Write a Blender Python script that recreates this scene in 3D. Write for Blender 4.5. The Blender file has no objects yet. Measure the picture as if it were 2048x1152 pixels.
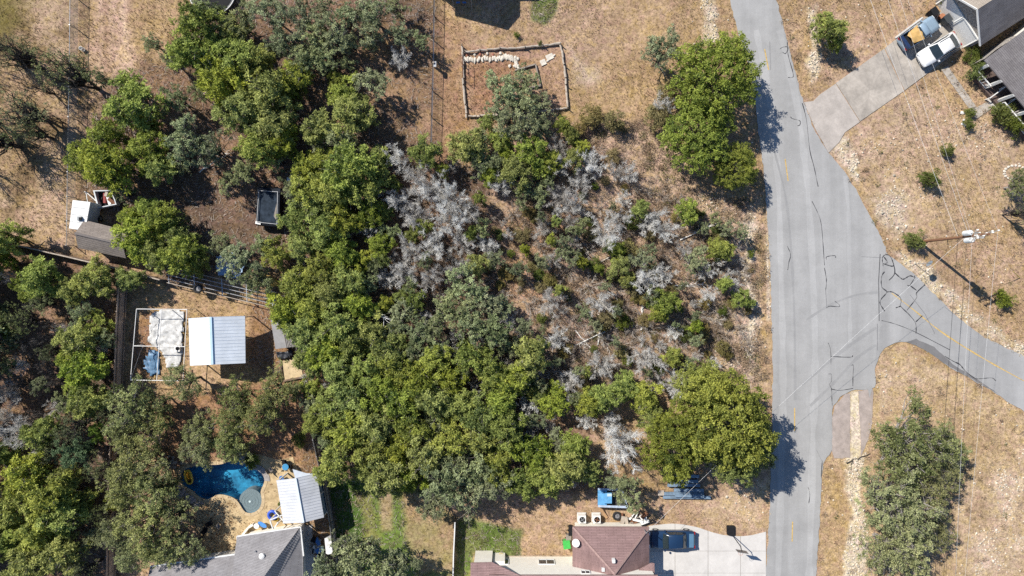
import bpy, bmesh, math, random
import numpy as np
from mathutils import Vector, Matrix
from math import radians, sin, cos, pi, atan2, hypot
random.seed(7); rng = np.random.default_rng(7)
SC = bpy.context.scene
COL = SC.collection

# ---------------------------------------------------------------- camera, sky, sun, exposure
CAMH, PXM, CX, CY = 72.0, 18.0, 1024.0, 576.0          # drone height, photo pixels per metre on the ground
cam = bpy.data.cameras.new('camera'); cam_o = bpy.data.objects.new('camera', cam); COL.objects.link(cam_o)
cam_o.location = (0, 0, CAMH); cam.sensor_width = 36; cam.lens = CAMH * PXM / 2048 * 36; cam.clip_end = 6000
SC.camera = cam_o
SUN_EL = radians(44); SUN_DIR = Vector((-0.78 * cos(SUN_EL), 0.626 * cos(SUN_EL), sin(SUN_EL)))
w = bpy.data.worlds.new('World'); SC.world = w; w.use_nodes = True
nt = w.node_tree; bg = nt.nodes['Background']
sky = nt.nodes.new('ShaderNodeTexSky'); sky.sky_type = 'NISHITA'; sky.sun_disc = False
sky.sun_elevation = SUN_EL; sky.sun_rotation = atan2(SUN_DIR.x, SUN_DIR.y)
sky.altitude = 300; sky.air_density = 1.0; sky.dust_density = 0.15; sky.ozone_density = 5.0
nt.links.new(sky.outputs[0], bg.inputs[0]); bg.inputs[1].default_value = 0.085
sl = bpy.data.lights.new('sun', 'SUN'); sl.energy = 4.6; sl.angle = radians(0.5); sl.color = (1.0, 0.945, 0.855)
so = bpy.data.objects.new('sun', sl); COL.objects.link(so); so.location = (-40, 30, 60)
so.rotation_euler = (-SUN_DIR).to_track_quat('-Z', 'Y').to_euler()
SC.view_settings.view_transform = 'Standard'; SC.view_settings.look = 'None'
SC.view_settings.exposure = 0.62; SC.view_settings.gamma = 1.0; SC.view_settings.use_curve_mapping = False
SC.render.engine = 'CYCLES'
SC.cycles.max_bounces = 5; SC.cycles.diffuse_bounces = 3; SC.cycles.glossy_bounces = 2
SC.cycles.transmission_bounces = 3; SC.cycles.transparent_max_bounces = 6
SC.cycles.use_denoising = False
SC.cycles.caustics_reflective = False; SC.cycles.caustics_refractive = False

# ---------------------------------------------------------------- helpers
def P(px, py, h=0.0):
    """photo pixel + height above ground -> point in the place"""
    k = (CAMH - h) / CAMH / PXM
    return Vector(((px - CX) * k, (CY - py) * k, h))
def PP(pts, h=0.0): return [P(x, y, h) for x, y in pts]

MATS = {}
def nodes_of(name):
    m = bpy.data.materials.new(name); m.use_nodes = True
    t = m.node_tree; b = t.nodes['Principled BSDF']
    return m, t, b
def N(t, kind, **kw):
    n = t.nodes.new('ShaderNode' + kind)
    for k, v in kw.items():
        if k.startswith('i_'): n.inputs[k[2:].replace('_', ' ')].default_value = v
        else: setattr(n, k, v)
    return n
def ramp(t, fac, stops):
    r = t.nodes.new('ShaderNodeValToRGB'); e = r.color_ramp.elements
    while len(e) > 1: e.remove(e[-1])
    e[0].position, e[0].color = stops[0][0], (*stops[0][1], 1)
    for p, c in stops[1:]:
        q = e.new(p); q.color = (*c, 1)
    t.links.new(fac, r.inputs[0]); return r
def mixc(t, fac, a, b, mode='MIX'):
    n = t.nodes.new('ShaderNodeMix'); n.data_type = 'RGBA'; n.blend_type = mode
    for s, v in ((0, fac), (6, a), (7, b)):
        if hasattr(v, 'is_output') or isinstance(v, bpy.types.NodeSocket): t.links.new(v, n.inputs[s])
        else: n.inputs[s].default_value = v if s == 0 else (*v, 1)
    return n.outputs[2]
def mat(name, col, rough=0.7, var=0.18, scale=3.0, bump=0.0, metal=0.0, coat=0.0, stretch=None, spec=0.4, col2=None, detail=6):
    """plain weathered surface: base colour varied by two noises, optional bump"""
    if name in MATS: return MATS[name]
    m, t, b = nodes_of(name)
    tc = N(t, 'TexCoord'); mp = N(t, 'Mapping')
    t.links.new(tc.outputs['Object'], mp.inputs[0])
    if stretch: mp.inputs['Scale'].default_value = stretch
    n1 = N(t, 'TexNoise', i_Scale=scale, i_Detail=detail, i_Roughness=0.65); t.links.new(mp.outputs[0], n1.inputs[0])
    n2 = N(t, 'TexNoise', i_Scale=scale * 7, i_Detail=4.0); t.links.new(mp.outputs[0], n2.inputs[0])
    lo = tuple(c * (1 - var) for c in col); hi = tuple(min(1, c * (1 + var)) for c in (col2 or col))
    r = ramp(t, n1.outputs[0], [(0.3, lo), (0.7, hi)])
    r2 = ramp(t, n2.outputs[0], [(0.25, (1 - var * .6,) * 3), (0.75, (1 + 0 * var,) * 3)])
    c = mixc(t, 1.0, r.outputs[0], r2.outputs[0], 'MULTIPLY')
    t.links.new(c, b.inputs['Base Color'])
    b.inputs['Roughness'].default_value = rough; b.inputs['Metallic'].default_value = metal
    b.inputs['Specular IOR Level'].default_value = spec; b.inputs['Coat Weight'].default_value = coat
    if bump:
        bp = N(t, 'Bump', i_Strength=bump, i_Distance=0.03); t.links.new(n2.outputs[0], bp.inputs['Height'])
        t.links.new(bp.outputs[0], b.inputs['Normal'])
    MATS[name] = m; return m
def shingle_mat(name, col, col2, rot=0.0, row=0.14, length=0.9):
    if name in MATS: return MATS[name]
    m, t, b = nodes_of(name)
    tc = N(t, 'TexCoord'); mp = N(t, 'Mapping'); mp.inputs['Rotation'].default_value = (0, 0, rot)
    t.links.new(tc.outputs['Object'], mp.inputs[0])
    br = N(t, 'TexBrick', i_Scale=1.0, i_Mortar_Size=0.012, i_Bias=0.0); br.offset = 0.37
    br.inputs['Brick Width'].default_value = length; br.inputs['Row Height'].default_value = row
    br.inputs['Color1'].default_value = (*col, 1); br.inputs['Color2'].default_value = (*col2, 1)
    br.inputs['Mortar'].default_value = (*(c * 0.55 for c in col), 1)
    t.links.new(mp.outputs[0], br.inputs[0])
    n = N(t, 'TexNoise', i_Scale=0.8, i_Detail=7.0, i_Roughness=0.7); t.links.new(tc.outputs['Object'], n.inputs[0])
    r = ramp(t, n.outputs[0], [(0.3, (0.78, 0.77, 0.76)), (0.7, (1.12, 1.12, 1.12))])
    t.links.new(mixc(t, 1.0, br.outputs[0], r.outputs[0], 'MULTIPLY'), b.inputs['Base Color'])
    b.inputs['Roughness'].default_value = 0.9; b.inputs['Specular IOR Level'].default_value = 0.2
    bp = N(t, 'Bump', i_Strength=0.5, i_Distance=0.02); t.links.new(br.outputs[1], bp.inputs['Height']); bp.invert = True
    t.links.new(bp.outputs[0], b.inputs['Normal'])
    MATS[name] = m; return m
def glass_mat(name='dark_glass', col=(0.02, 0.03, 0.035)):
    if name in MATS: return MATS[name]
    m, t, b = nodes_of(name)
    b.inputs['Base Color'].default_value = (*col, 1); b.inputs['Roughness'].default_value = 0.06
    b.inputs['Specular IOR Level'].default_value = 0.9; MATS[name] = m; return m
def paint(name, col, rough=0.3, metal=0.0):
    if name in MATS: return MATS[name]
    m, t, b = nodes_of(name)
    tc = N(t, 'TexCoord'); n = N(t, 'TexNoise', i_Scale=1.7, i_Detail=5.0); t.links.new(tc.outputs['Object'], n.inputs[0])
    r = ramp(t, n.outputs[0], [(0.3, tuple(c * 0.85 for c in col)), (0.7, col)])
    t.links.new(r.outputs[0], b.inputs['Base Color'])
    r2 = ramp(t, n.outputs[0], [(0.3, (rough * 1.5,) * 3), (0.7, (rough,) * 3)]); t.links.new(r2.outputs[0], b.inputs['Roughness'])
    b.inputs['Metallic'].default_value = metal; b.inputs['Coat Weight'].default_value = 0.6; b.inputs['Coat Roughness'].default_value = 0.08
    MATS[name] = m; return m
def leaf_mat(name, c_lo, c_hi, trans=0.25):
    """foliage: tint attribute (per leaf and per clump) between two greens, each tree a little different"""
    m = bpy.data.materials.new(name); m.use_nodes = True; t = m.node_tree; t.nodes.clear()
    at = N(t, 'Attribute', attribute_name='tint'); oi = N(t, 'ObjectInfo')
    r = ramp(t, at.outputs['Fac'], [(0.05, c_lo), (0.95, c_hi)]); sp = N(t, 'SeparateColor'); t.links.new(oi.outputs['Color'], sp.inputs[0])
    hsv = N(t, 'HueSaturation'); t.links.new(r.outputs[0], hsv.inputs['Color'])
    for sock, a, bb in (('Hue', 0.484, 0.514), ('Value', 0.74, 1.12), ('Saturation', 0.82, 1.04)):
        mr = N(t, 'MapRange'); mr.inputs[3].default_value = a; mr.inputs[4].default_value = bb
        t.links.new(sp.outputs[('Hue', 'Value', 'Saturation').index(sock)], mr.inputs[0])
        t.links.new(mr.outputs[0], hsv.inputs[sock])
    d = N(t, 'BsdfDiffuse'); tr = N(t, 'BsdfTranslucent'); g = N(t, 'BsdfGlossy', i_Roughness=0.6)
    t.links.new(hsv.outputs[0], d.inputs[0]); t.links.new(hsv.outputs[0], tr.inputs[0])
    g.inputs[0].default_value = (0.8, 0.85, 0.8, 1)
    mx = N(t, 'MixShader'); mx.inputs[0].default_value = trans
    t.links.new(d.outputs[0], mx.inputs[1]); t.links.new(tr.outputs[0], mx.inputs[2])
    mg = N(t, 'MixShader'); mg.inputs[0].default_value = 0.018
    t.links.new(mx.outputs[0], mg.inputs[1]); t.links.new(g.outputs[0], mg.inputs[2])
    o = N(t, 'OutputMaterial'); t.links.new(mg.outputs[0], o.inputs[0])
    MATS[name] = m; return m

def fast_mesh(name, V, F, attr=None, smooth=False):
    """V (n,3), F (m,k) all faces with k corners"""
    V = np.asarray(V, np.float32); F = np.asarray(F, np.int32)
    me = bpy.data.meshes.new(name); m, k = F.shape
    me.vertices.add(len(V)); me.vertices.foreach_set('co', V.ravel())
    me.loops.add(m * k); me.loops.foreach_set('vertex_index', F.ravel())
    me.polygons.add(m); me.polygons.foreach_set('loop_start', np.arange(0, m * k, k, dtype=np.int32))
    me.polygons.foreach_set('loop_total', np.full(m, k, np.int32))
    if smooth: me.polygons.foreach_set('use_smooth', np.ones(m, bool))
    me.update(calc_edges=True)
    if attr is not None:
        for an, av in attr.items():
            av = np.asarray(av, np.float32)
            if av.ndim == 1:
                a = me.attributes.new(an, 'FLOAT', 'POINT'); a.data.foreach_set('value', av)
            else:
                a = me.attributes.new(an, 'FLOAT_COLOR', 'POINT')
                a.data.foreach_set('color', np.c_[av, np.ones(len(av), np.float32)].ravel().astype(np.float32))
    return me

class MB:
    """collects shapes of one part, builds them as one mesh"""
    def __init__(s): s.v, s.f = [], []
    def add(s, vs, fs):
        o = len(s.v); s.v += [Vector(q) for q in vs]; s.f += [[i + o for i in f] for f in fs]; return s
    def box(s, c, d, rz=0.0, rot=None):
        M = rot or Matrix.Rotation(rz, 3, 'Z'); c = Vector(c)
        vs = [c + M @ Vector((x * d[0] / 2, y * d[1] / 2, z * d[2] / 2)) for z in (-1, 1) for x, y in ((-1, -1), (1, -1), (1, 1), (-1, 1))]
        return s.add(vs, [(3, 2, 1, 0), (4, 5, 6, 7), (0, 1, 5, 4), (1, 2, 6, 5), (2, 3, 7, 6), (3, 0, 4, 7)])
    def beam(s, a, b, wd, ht):
        """rectangular bar from a to b"""
        a, b = Vector(a), Vector(b); d = (b - a); L = d.length
        q = d.to_track_quat('X', 'Z').to_matrix()
        return s.box((a + b) / 2, (L, wd, ht), rot=q)
    def tube(s, a, b, r0, r1=None, n=6, cap=True):
        a, b = Vector(a), Vector(b); r1 = r0 if r1 is None else r1
        q = (b - a).to_track_quat('Z', 'Y').to_matrix()
        vs = [p + q @ Vector((r * cos(2 * pi * i / n), r * sin(2 * pi * i / n), 0)) for p, r in ((a, r0), (b, r1)) for i in range(n)]
        fs = [(i, (i + 1) % n, n + (i + 1) % n, n + i) for i in range(n)]
        if cap: fs += [tuple(range(n - 1, -1, -1)), tuple(range(n, 2 * n))]
        return s.add(vs, fs)
    def path(s, pts, r, n=5):
        for a, b in zip(pts, pts[1:]): s.tube(a, b, r, r, n)
        return s
    def prism(s, pts, z0, z1):
        n = len(pts); pts = [Vector((p[0], p[1], 0)) for p in pts]
        ar = sum(pts[i].x * pts[(i + 1) % n].y - pts[(i + 1) % n].x * pts[i].y for i in range(n))
        if ar < 0: pts = pts[::-1]
        vs = [(p.x, p.y, z0) for p in pts] + [(p.x, p.y, z1) for p in pts]
        return s.add(vs, [tuple(range(n - 1, -1, -1)), tuple(range(n, 2 * n))] + [(i, (i + 1) % n, n + (i + 1) % n, n + i) for i in range(n)])
    def slab(s, pts, th):
        """thin plate under a (roughly planar) polygon of 3-D points"""
        n = len(pts); pts = [Vector(p) for p in pts]
        nm = sum(((pts[i] - pts[0]).cross(pts[i + 1] - pts[0]) for i in range(1, n - 1)), Vector())
        if nm.z < 0: pts = pts[::-1]
        vs = pts + [p - Vector((0, 0, th)) for p in pts]
        return s.add(vs, [tuple(range(n)), tuple(range(2 * n - 1, n - 1, -1))] + [((i + 1) % n, i, n + i, n + (i + 1) % n) for i in range(n)])
    def lathe(s, c, prof, n=16):
        c = Vector(c); vs = [c + Vector((r * cos(2 * pi * i / n), r * sin(2 * pi * i / n), z)) for r, z in prof for i in range(n)]
        fs = [(k * n + i, k * n + (i + 1) % n, (k + 1) * n + (i + 1) % n, (k + 1) * n + i) for k in range(len(prof) - 1) for i in range(n)]
        fs += [tuple(range(n - 1, -1, -1)), tuple((len(prof) - 1) * n + i for i in range(n))]
        return s.add(vs, fs)
    def torus(s, c, R, r, n=18, m=6, rot=None):
        c = Vector(c); M = rot or Matrix.Identity(3); vs = []
        for i in range(n):
            a = 2 * pi * i / n
            for j in range(m):
                b = 2 * pi * j / m; vs.append(c + M @ Vector(((R + r * cos(b)) * cos(a), (R + r * cos(b)) * sin(a), r * sin(b))))
        return s.add(vs, [(i * m + j, ((i + 1) % n) * m + j, ((i + 1) % n) * m + (j + 1) % m, i * m + (j + 1) % m) for i in range(n) for j in range(m)])
    def loft(s, rings, cap=True):
        k = len(rings[0]); vs = [p for r in rings for p in r]
        fs = [(a * k + i, a * k + (i + 1) % k, (a + 1) * k + (i + 1) % k, (a + 1) * k + i) for a in range(len(rings) - 1) for i in range(k)]
        if cap: fs += [tuple(range(k - 1, -1, -1)), tuple((len(rings) - 1) * k + i for i in range(k))]
        return s.add(vs, fs)
    def rock(s, c, r, sq=0.6, seed=0):
        rd = random.Random(seed); c = Vector(c); n = 7; prof = [(0.75, 0), (1.0, .35), (0.8, .8), (0.35, 1.0)]; vs = []
        ja = [rd.uniform(.75, 1.2) for _ in range(n)]
        for q, z in prof:
            for i in range(n):
                a = 2 * pi * i / n; k = q * ja[i] * rd.uniform(.88, 1.1)
                vs.append(c + Vector((r[0] * k * cos(a), r[1] * k * sin(a), r[2] * z * rd.uniform(.9, 1.1))))
        fs = [(k * n + i, k * n + (i + 1) % n, (k + 1) * n + (i + 1) % n, (k + 1) * n + i) for k in range(3) for i in range(n)] + [tuple(3 * n + i for i in range(n))]
        return s.add(vs, fs)
    def build(s, name, m, parent=None, smooth=False, local=False):
        """points are in world space unless local; a parented part is moved into its thing's space"""
        me = bpy.data.meshes.new(name)
        off = Vector() if (parent is None or local) else WORLD[parent.name]
        me.from_pydata([tuple(p - off) for p in s.v], [], s.f)
        bm = bmesh.new(); bm.from_mesh(me); bmesh.ops.recalc_face_normals(bm, faces=bm.faces); bm.to_mesh(me); bm.free()
        if smooth: me.polygons.foreach_set('use_smooth', [True] * len(me.polygons))
        return put(name, me, m, parent)
WORLD = {}
def put(name, me, m, parent=None):
    o = bpy.data.objects.new(name, me); COL.objects.link(o)
    if m is not None and (len(me.materials) == 0): me.materials.append(m)
    if parent is not None:
        o.parent = parent; WORLD[o.name] = WORLD[parent.name]
    else: WORLD[o.name] = Vector()
    return o
def tag(o, label=None, cat=None, group=None, kind=None):
    for k, v in (('label', label), ('category', cat), ('group', group), ('kind', kind)):
        if v: o[k] = v
    return o
def thing(name, label, cat, loc=(0, 0, 0), rz=0.0, group=None):
    o = bpy.data.objects.new(name, None); COL.objects.link(o); o.empty_display_size = 0.3
    o.location = loc; o.rotation_euler = (0, 0, rz); WORLD[o.name] = Vector(loc)
    return tag(o, label, cat, group)
def copy_tree(src, parent=None):
    c = src.copy(); COL.objects.link(c); c.parent = parent
    for ch in src.children: copy_tree(ch, c)
    return c
def strip(pts, wd, z, jitter=0.0, rd=random):
    """flat ribbon along a polyline"""
    m = MB(); pts = [Vector((p.x, p.y, z)) for p in pts]; L, R = [], []
    for i, p in enumerate(pts):
        d = (pts[min(i + 1, len(pts) - 1)] - pts[max(i - 1, 0)]); d.normalize(); n = Vector((-d.y, d.x, 0)); ww = wd * (1 + rd.uniform(-jitter, jitter)) / 2
        L.append(p + n * ww); R.append(p - n * ww)
    m.add(L + R, [(i, len(L) + i, len(L) + i + 1, i + 1) for i in range(len(L) - 1)]); return m
def smooth_line(pts, k=4, closed=False):
    """Catmull-Rom through pixel points"""
    n = len(pts); out = []
    rngs = range(n) if closed else range(n - 1)
    for i in rngs:
        p = [pts[(i + j) % n] if closed else pts[max(0, min(n - 1, i + j))] for j in (-1, 0, 1, 2)]
        for q in range(k):
            u = q / k
            out.append(tuple(0.5 * (2 * p[1][a] + (p[2][a] - p[0][a]) * u + (2 * p[0][a] - 5 * p[1][a] + 4 * p[2][a] - p[3][a]) * u * u + (3 * p[1][a] - p[0][a] - 3 * p[2][a] + p[3][a]) * u ** 3) for a in (0, 1)))
    if not closed: out.append(tuple(pts[-1]))
    return out
def inside(x, y, poly):
    x = np.asarray(x); y = np.asarray(y); r = np.zeros(x.shape, bool); n = len(poly)
    for i in range(n):
        x0, y0 = poly[i]; x1, y1 = poly[(i + 1) % n]
        if y0 == y1: continue
        c = ((y0 > y) != (y1 > y)) & (x < (x1 - x0) * (y - y0) / (y1 - y0) + x0); r ^= c
    return r
def sdist(x, y, poly):
    """signed pixel distance, positive inside"""
    d = np.full(x.shape, 1e9); n = len(poly)
    for i in range(n):
        x0, y0 = poly[i]; x1, y1 = poly[(i + 1) % n]; dx, dy = x1 - x0, y1 - y0; L = dx * dx + dy * dy + 1e-9
        u = np.clip(((x - x0) * dx + (y - y0) * dy) / L, 0, 1); d = np.minimum(d, np.hypot(x - x0 - u * dx, y - y0 - u * dy))
    return np.where(inside(x, y, poly), d, -d)
def vnoise(x, y, s, seed):
    """value noise on arrays, cell s"""
    g = np.random.default_rng(seed).random((256, 256)); x = x / s + 97.3; y = y / s + 41.7
    xi = np.floor(x).astype(int); yi = np.floor(y).astype(int); u = x - xi; v = y - yi
    u = u * u * (3 - 2 * u); v = v * v * (3 - 2 * v); a = lambda i, j: g[(xi + i) % 256, (yi + j) % 256]
    return (a(0, 0) * (1 - u) + a(1, 0) * u) * (1 - v) + (a(0, 1) * (1 - u) + a(1, 1) * u) * v
def fbm(x, y, s, seed, o=4):
    return sum(vnoise(x, y, s / 2 ** k, seed + k) * 0.5 ** k for k in range(o)) / sum(0.5 ** k for k in range(o))

# ---------------------------------------------------------------- outlines traced from the photo (pixels)
ROAD_L = [(1440, -120), (1460, 0), (1475, 60), (1490, 110), (1503, 160), (1512, 220), (1520, 290), (1527, 340), (1532, 400), (1537, 480), (1541, 560), (1543, 640), (1545, 720), (1545, 800), (1543, 900), (1540, 1000), (1536, 1080), (1531, 1160), (1524, 1300)]
ROAD_R = [(1525, -120), (1553, 0), (1566, 50), (1581, 110), (1594, 160), (1607, 205), (1628, 258), (1657, 306), (1690, 345), (1712, 380), (1740, 432), (1762, 475), (1772, 505), (1762, 560), (1760, 640), (1763, 650), (1752, 700), (1749, 740), (1748, 776), (1712, 780), (1688, 788), (1668, 812), (1664, 840), (1663, 900), (1650, 920), (1645, 935), (1642, 980), (1638, 1060), (1632, 1160), (1622, 1300)]
SIDE = [(1758, 505), (1772, 505), (1790, 520), (1830, 550), (1870, 590), (1920, 638), (1970, 675), (2048, 712), (2300, 832), (2300, 945), (2048, 822), (2000, 792), (1940, 757), (1900, 735), (1860, 706), (1830, 690), (1802, 683), (1780, 690), (1762, 706), (1749, 740), (1745, 776), (1735, 776), (1735, 505)]
POOL = smooth_line([(340 + x / 5.76, 880 + y / 5.76) for x, y in [(122, 450), (160, 350), (260, 305), (420, 285), (540, 285), (650, 262), (720, 215), (785, 195), (850, 245), (885, 295), (950, 330), (1030, 360), (1075, 410), (1090, 470), (1065, 540), (1045, 600), (1058, 680), (1045, 760), (1000, 815), (930, 840), (870, 828), (830, 780), (790, 715), (740, 670), (680, 645), (620, 630), (540, 630), (490, 660), (430, 680), (370, 670), (300, 620), (250, 575), (170, 530)]], 2, True)
DECK = [(352, 940), (372, 925), (420, 925), (470, 905), (520, 908), (552, 918), (585, 915), (600, 950), (600, 1060), (480, 1085), (470, 1115), (415, 1110), (395, 1060), (385, 1025), (360, 985)]
ROADPOLY = ROAD_L + ROAD_R[::-1]

# ---------------------------------------------------------------- ground: one sheet with the soil, grass and rock colours of the place, plus one painted shadow
GX, GY, GS = 66.0, 42.0, 0.2
gx = np.arange(-GX, GX + 1e-6, GS); gy = np.arange(-GY, GY + 1e-6, GS)
WX, WY = np.meshgrid(gx, gy); nyg, nxg = WX.shape
QX = CX + WX * PXM; QY = CY - WY * PXM                      # pixel coordinates of every ground vertex
wob = 34
JX = QX + (fbm(QX, QY, 60, 11) - .5) * wob * 2; JY = QY + (fbm(QX, QY, 60, 31) - .5) * wob * 2
ZC = np.empty((nyg, nxg, 3)); ZC[:] = (0.345, 0.235, 0.125)
def zone(poly, col, soft=14.0, amount=1.0, speck=0.0, seed=1, cell=30, wobble=1.0, thr=(0.35, 0.65)):
    global ZC
    x = QX + (JX - QX) * wobble; y = QY + (JY - QY) * wobble
    a = np.clip(sdist(x, y, poly) / soft + 0.5, 0, 1) * amount
    if speck: a = a * ((1 - speck) + speck * np.clip((fbm(QX, QY, cell, seed) - thr[0]) / (thr[1] - thr[0]), 0, 1))
    ZC = ZC * (1 - a[..., None]) + np.array(col) * a[..., None]
    return a
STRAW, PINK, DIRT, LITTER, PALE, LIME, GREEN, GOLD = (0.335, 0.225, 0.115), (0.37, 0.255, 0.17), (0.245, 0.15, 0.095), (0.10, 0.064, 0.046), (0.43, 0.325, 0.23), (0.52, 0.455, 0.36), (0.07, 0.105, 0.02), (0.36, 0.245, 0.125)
big = [(-200, -200), (2300, -200), (2300, 1400), (-200, 1400)]
zone(big, PINK, speck=1, seed=50, cell=170)
zone(big, (0.25, 0.165, 0.085), speck=1, seed=70, cell=55, amount=.55)
zone([(-200, -100), (160, -100), (165, 260), (150, 500), (-200, 480)], (0.285, 0.195, 0.11), 30, .9, .6, 61, 45)
zone([(-200, -100), (150, -100), (150, 500), (-200, 480)], (0.17, 0.115, 0.06), 30, .8, 1, 62, 34, 1, (.45, .62))
zone([(-200, -100), (150, -100), (150, 500), (-200, 480)], (0.36, 0.26, 0.17), 30, .8, 1, 66, 60, 1, (.5, .62))
zone([(-100, -100), (70, -100), (55, 60), (-100, 90)], (0.14, 0.115, 0.03), 40, .9)
zone([(183, -50), (262, -50), (262, 100), (300, 170), (340, 200), (330, 260), (200, 250), (190, 100)], (0.40, 0.275, 0.19), 24)
zone([(205, -50), (214, -50), (222, 190), (206, 190)], (0.30, 0.195, 0.125), 8, .8, .5, 3, 18, .3)
zone([(238, -50), (247, -50), (262, 190), (246, 190)], (0.47, 0.34, 0.24), 8, .8, .4, 4, 18, .3)
zone([(70, 380), (150, 380), (150, 480), (20, 480)], (0.38, 0.26, 0.17), 24, .8, .5, 5, 20)
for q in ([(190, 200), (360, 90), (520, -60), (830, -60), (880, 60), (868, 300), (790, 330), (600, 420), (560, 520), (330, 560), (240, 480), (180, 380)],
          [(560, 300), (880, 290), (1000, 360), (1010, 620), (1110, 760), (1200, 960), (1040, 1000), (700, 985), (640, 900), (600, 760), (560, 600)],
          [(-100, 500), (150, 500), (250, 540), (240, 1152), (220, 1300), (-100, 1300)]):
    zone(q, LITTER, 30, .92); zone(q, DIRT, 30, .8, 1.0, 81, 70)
zone([(560, 60), (860, 60), (860, 280), (760, 260), (640, 220)], (0.26, 0.165, 0.095), 30, .8, .7, 15, 45)
zone([(1000, 280), (1180, 240), (1320, 250), (1400, 380), (1520, 400), (1530, 760), (1400, 740), (1120, 760), (1010, 640), (980, 440)], (0.345, 0.235, 0.165), 30, .9)
zone([(1180, 280), (1300, 250), (1420, 390), (1530, 400), (1530, 500), (1390, 470), (1200, 420)], (0.42, 0.30, 0.21), 30, .9, .5, 16, 50)
zone([(1000, 430), (1120, 440), (1130, 620), (1020, 600)], (0.37, 0.22, 0.125), 24, .8, .5, 17, 40)
zone([(1000, 640), (1400, 640), (1420, 780), (1060, 780)], (0.29, 0.205, 0.15), 30, .7)
zone([(1380, 600), (1540, 560), (1543, 780), (1400, 740)], (0.44, 0.335, 0.25), 26, .8, .5, 18, 40)
zone([(1515, 400), (1543, 400), (1548, 760), (1530, 760)], GOLD, 12, .9, .3, 19, 30)
zone([(1490, 430), (1508, 430), (1512, 760), (1498, 760)], LIME, 10, .9, .7, 20, 24, .6)
zone([(1531, 430), (1537, 430), (1540, 640), (1535, 640)], LIME, 5, .8, .4, 20, 24, .2)
zone([(924, 92), (1128, 90), (1136, 216), (930, 232)], (0.315, 0.20, 0.13), 8, 1, 0, 1, 30, .2)
zone([(935, 130), (1040, 120), (1040, 160), (1000, 230), (935, 225)], (0.28, 0.15, 0.085), 16, .8)
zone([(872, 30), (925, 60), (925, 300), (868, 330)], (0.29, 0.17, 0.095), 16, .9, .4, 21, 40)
zone([(1140, 110), (1190, 125), (1190, 160), (1145, 165)], (0.40, 0.31, 0.23), 24, .8)
zone([(1068, -60), (1118, -60), (1112, 20), (1092, 52), (1066, 44), (1062, 34)], (0.085, 0.13, 0.025), 7, 1, .25, 22, 12, .25)
zone([(1398, -60), (1425, -60), (1440, 90), (1420, 90)], LIME, 10, .8, .8, 23, 20, .5)
zone([(900, 985), (1540, 980), (1540, 1060), (1400, 1060), (1290, 1046), (1150, 1046), (1140, 1120), (1000, 1116), (908, 1060)], (0.36, 0.245, 0.155), 20, .9)
zone([(1400, 985), (1545, 960), (1540, 1060), (1440, 1065)], (0.43, 0.315, 0.2), 24, .9, .5, 24, 40)
zone([(1520, 860), (1545, 820), (1543, 1060), (1528, 1060)], GOLD, 14, .8)
zone([(664, 968), (720, 960), (860, 985), (905, 1040), (900, 1160), (640, 1160), (655, 1060)], (0.12, 0.185, 0.03), 10, 1, 0, 1, 30, .4)
zone([(662, 970), (716, 968), (722, 1090), (640, 1120)], (0.06, 0.115, 0.018), 12, .9, 0, 1, 30, .3)  # shadow of the patio roof, painted into the lawn as darker green
zone([(712, 985), (738, 985), (756, 1095), (732, 1095)], (0.27, 0.215, 0.08), 12, .6, .3, 9, 26, .4)
zone([(752, 975), (782, 975), (784, 1060), (758, 1060)], (0.33, 0.235, 0.14), 10, .9, .2, 9, 26, .4)
zone([(800, 975), (910, 1010), (912, 1152), (842, 1152), (815, 1090)], (0.33, 0.225, 0.125), 16, .95, .3, 10, 30, .5)
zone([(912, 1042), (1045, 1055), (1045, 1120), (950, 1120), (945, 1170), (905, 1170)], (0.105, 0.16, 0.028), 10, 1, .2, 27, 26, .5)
zone([(250, 555), (330, 560), (560, 600), (610, 770), (560, 800), (330, 790), (250, 770)], GOLD, 16, .95, .3, 28, 40)
zone([(540, 590), (620, 600), (625, 800), (530, 790), (490, 720), (495, 640)], (0.245, 0.14, 0.075), 16, .95)
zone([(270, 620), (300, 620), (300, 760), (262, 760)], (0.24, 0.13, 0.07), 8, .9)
zone([(330, 800), (640, 760), (650, 940), (540, 930), (330, 930)], (0.27, 0.15, 0.08), 20, .95)
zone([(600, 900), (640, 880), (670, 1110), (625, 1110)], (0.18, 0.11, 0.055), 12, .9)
zone([(1700, 250), (1870, 160), (2100, 300), (2100, 420), (1800, 480), (1690, 330)], PALE, 40, .5, .6, 33, 70)
zone([(1840, 160), (1960, 110), (2010, 190), (1940, 260)], GOLD, 30, .8, .5, 34, 40)
zone([(1585, 30), (1625, 30), (1640, 180), (1610, 200)], GOLD, 16, .8, .4, 35, 30, .5)
zone([(1608, 20), (1626, 10), (1640, 110), (1630, 170), (1618, 150)], LIME, 12, .9, .6, 36, 18, .6)
zone([(1660, 300), (1690, 270), (1704, 300), (1712, 370), (1694, 350)], LIME, 10, .9, .6, 37, 18, .5)
zone([(1725, 400), (1800, 390), (1815, 440), (1780, 480)], (0.42, 0.36, 0.29), 24, .7, .4, 38, 30)
zone([(1780, 500), (1850, 520), (1960, 640), (2080, 700), (2080, 740), (1960, 680), (1850, 580)], LIME, 16, .75, .7, 39, 18, .5)
zone([(1755, 700), (1810, 690), (1900, 745), (2060, 830), (2100, 1200), (1640, 1200), (1650, 930), (1750, 780)], (0.385, 0.28, 0.165), 14, .95, .15, 40, 80, .4)
zone([(1770, 720), (1860, 740), (1900, 790), (1760, 830)], PALE, 24, .7, .8, 41, 26)
zone([(1770, 830), (2060, 860), (2060, 1160), (1760, 1160)], (0.29, 0.20, 0.105), 30, .7, 1, 42, 60)
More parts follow.
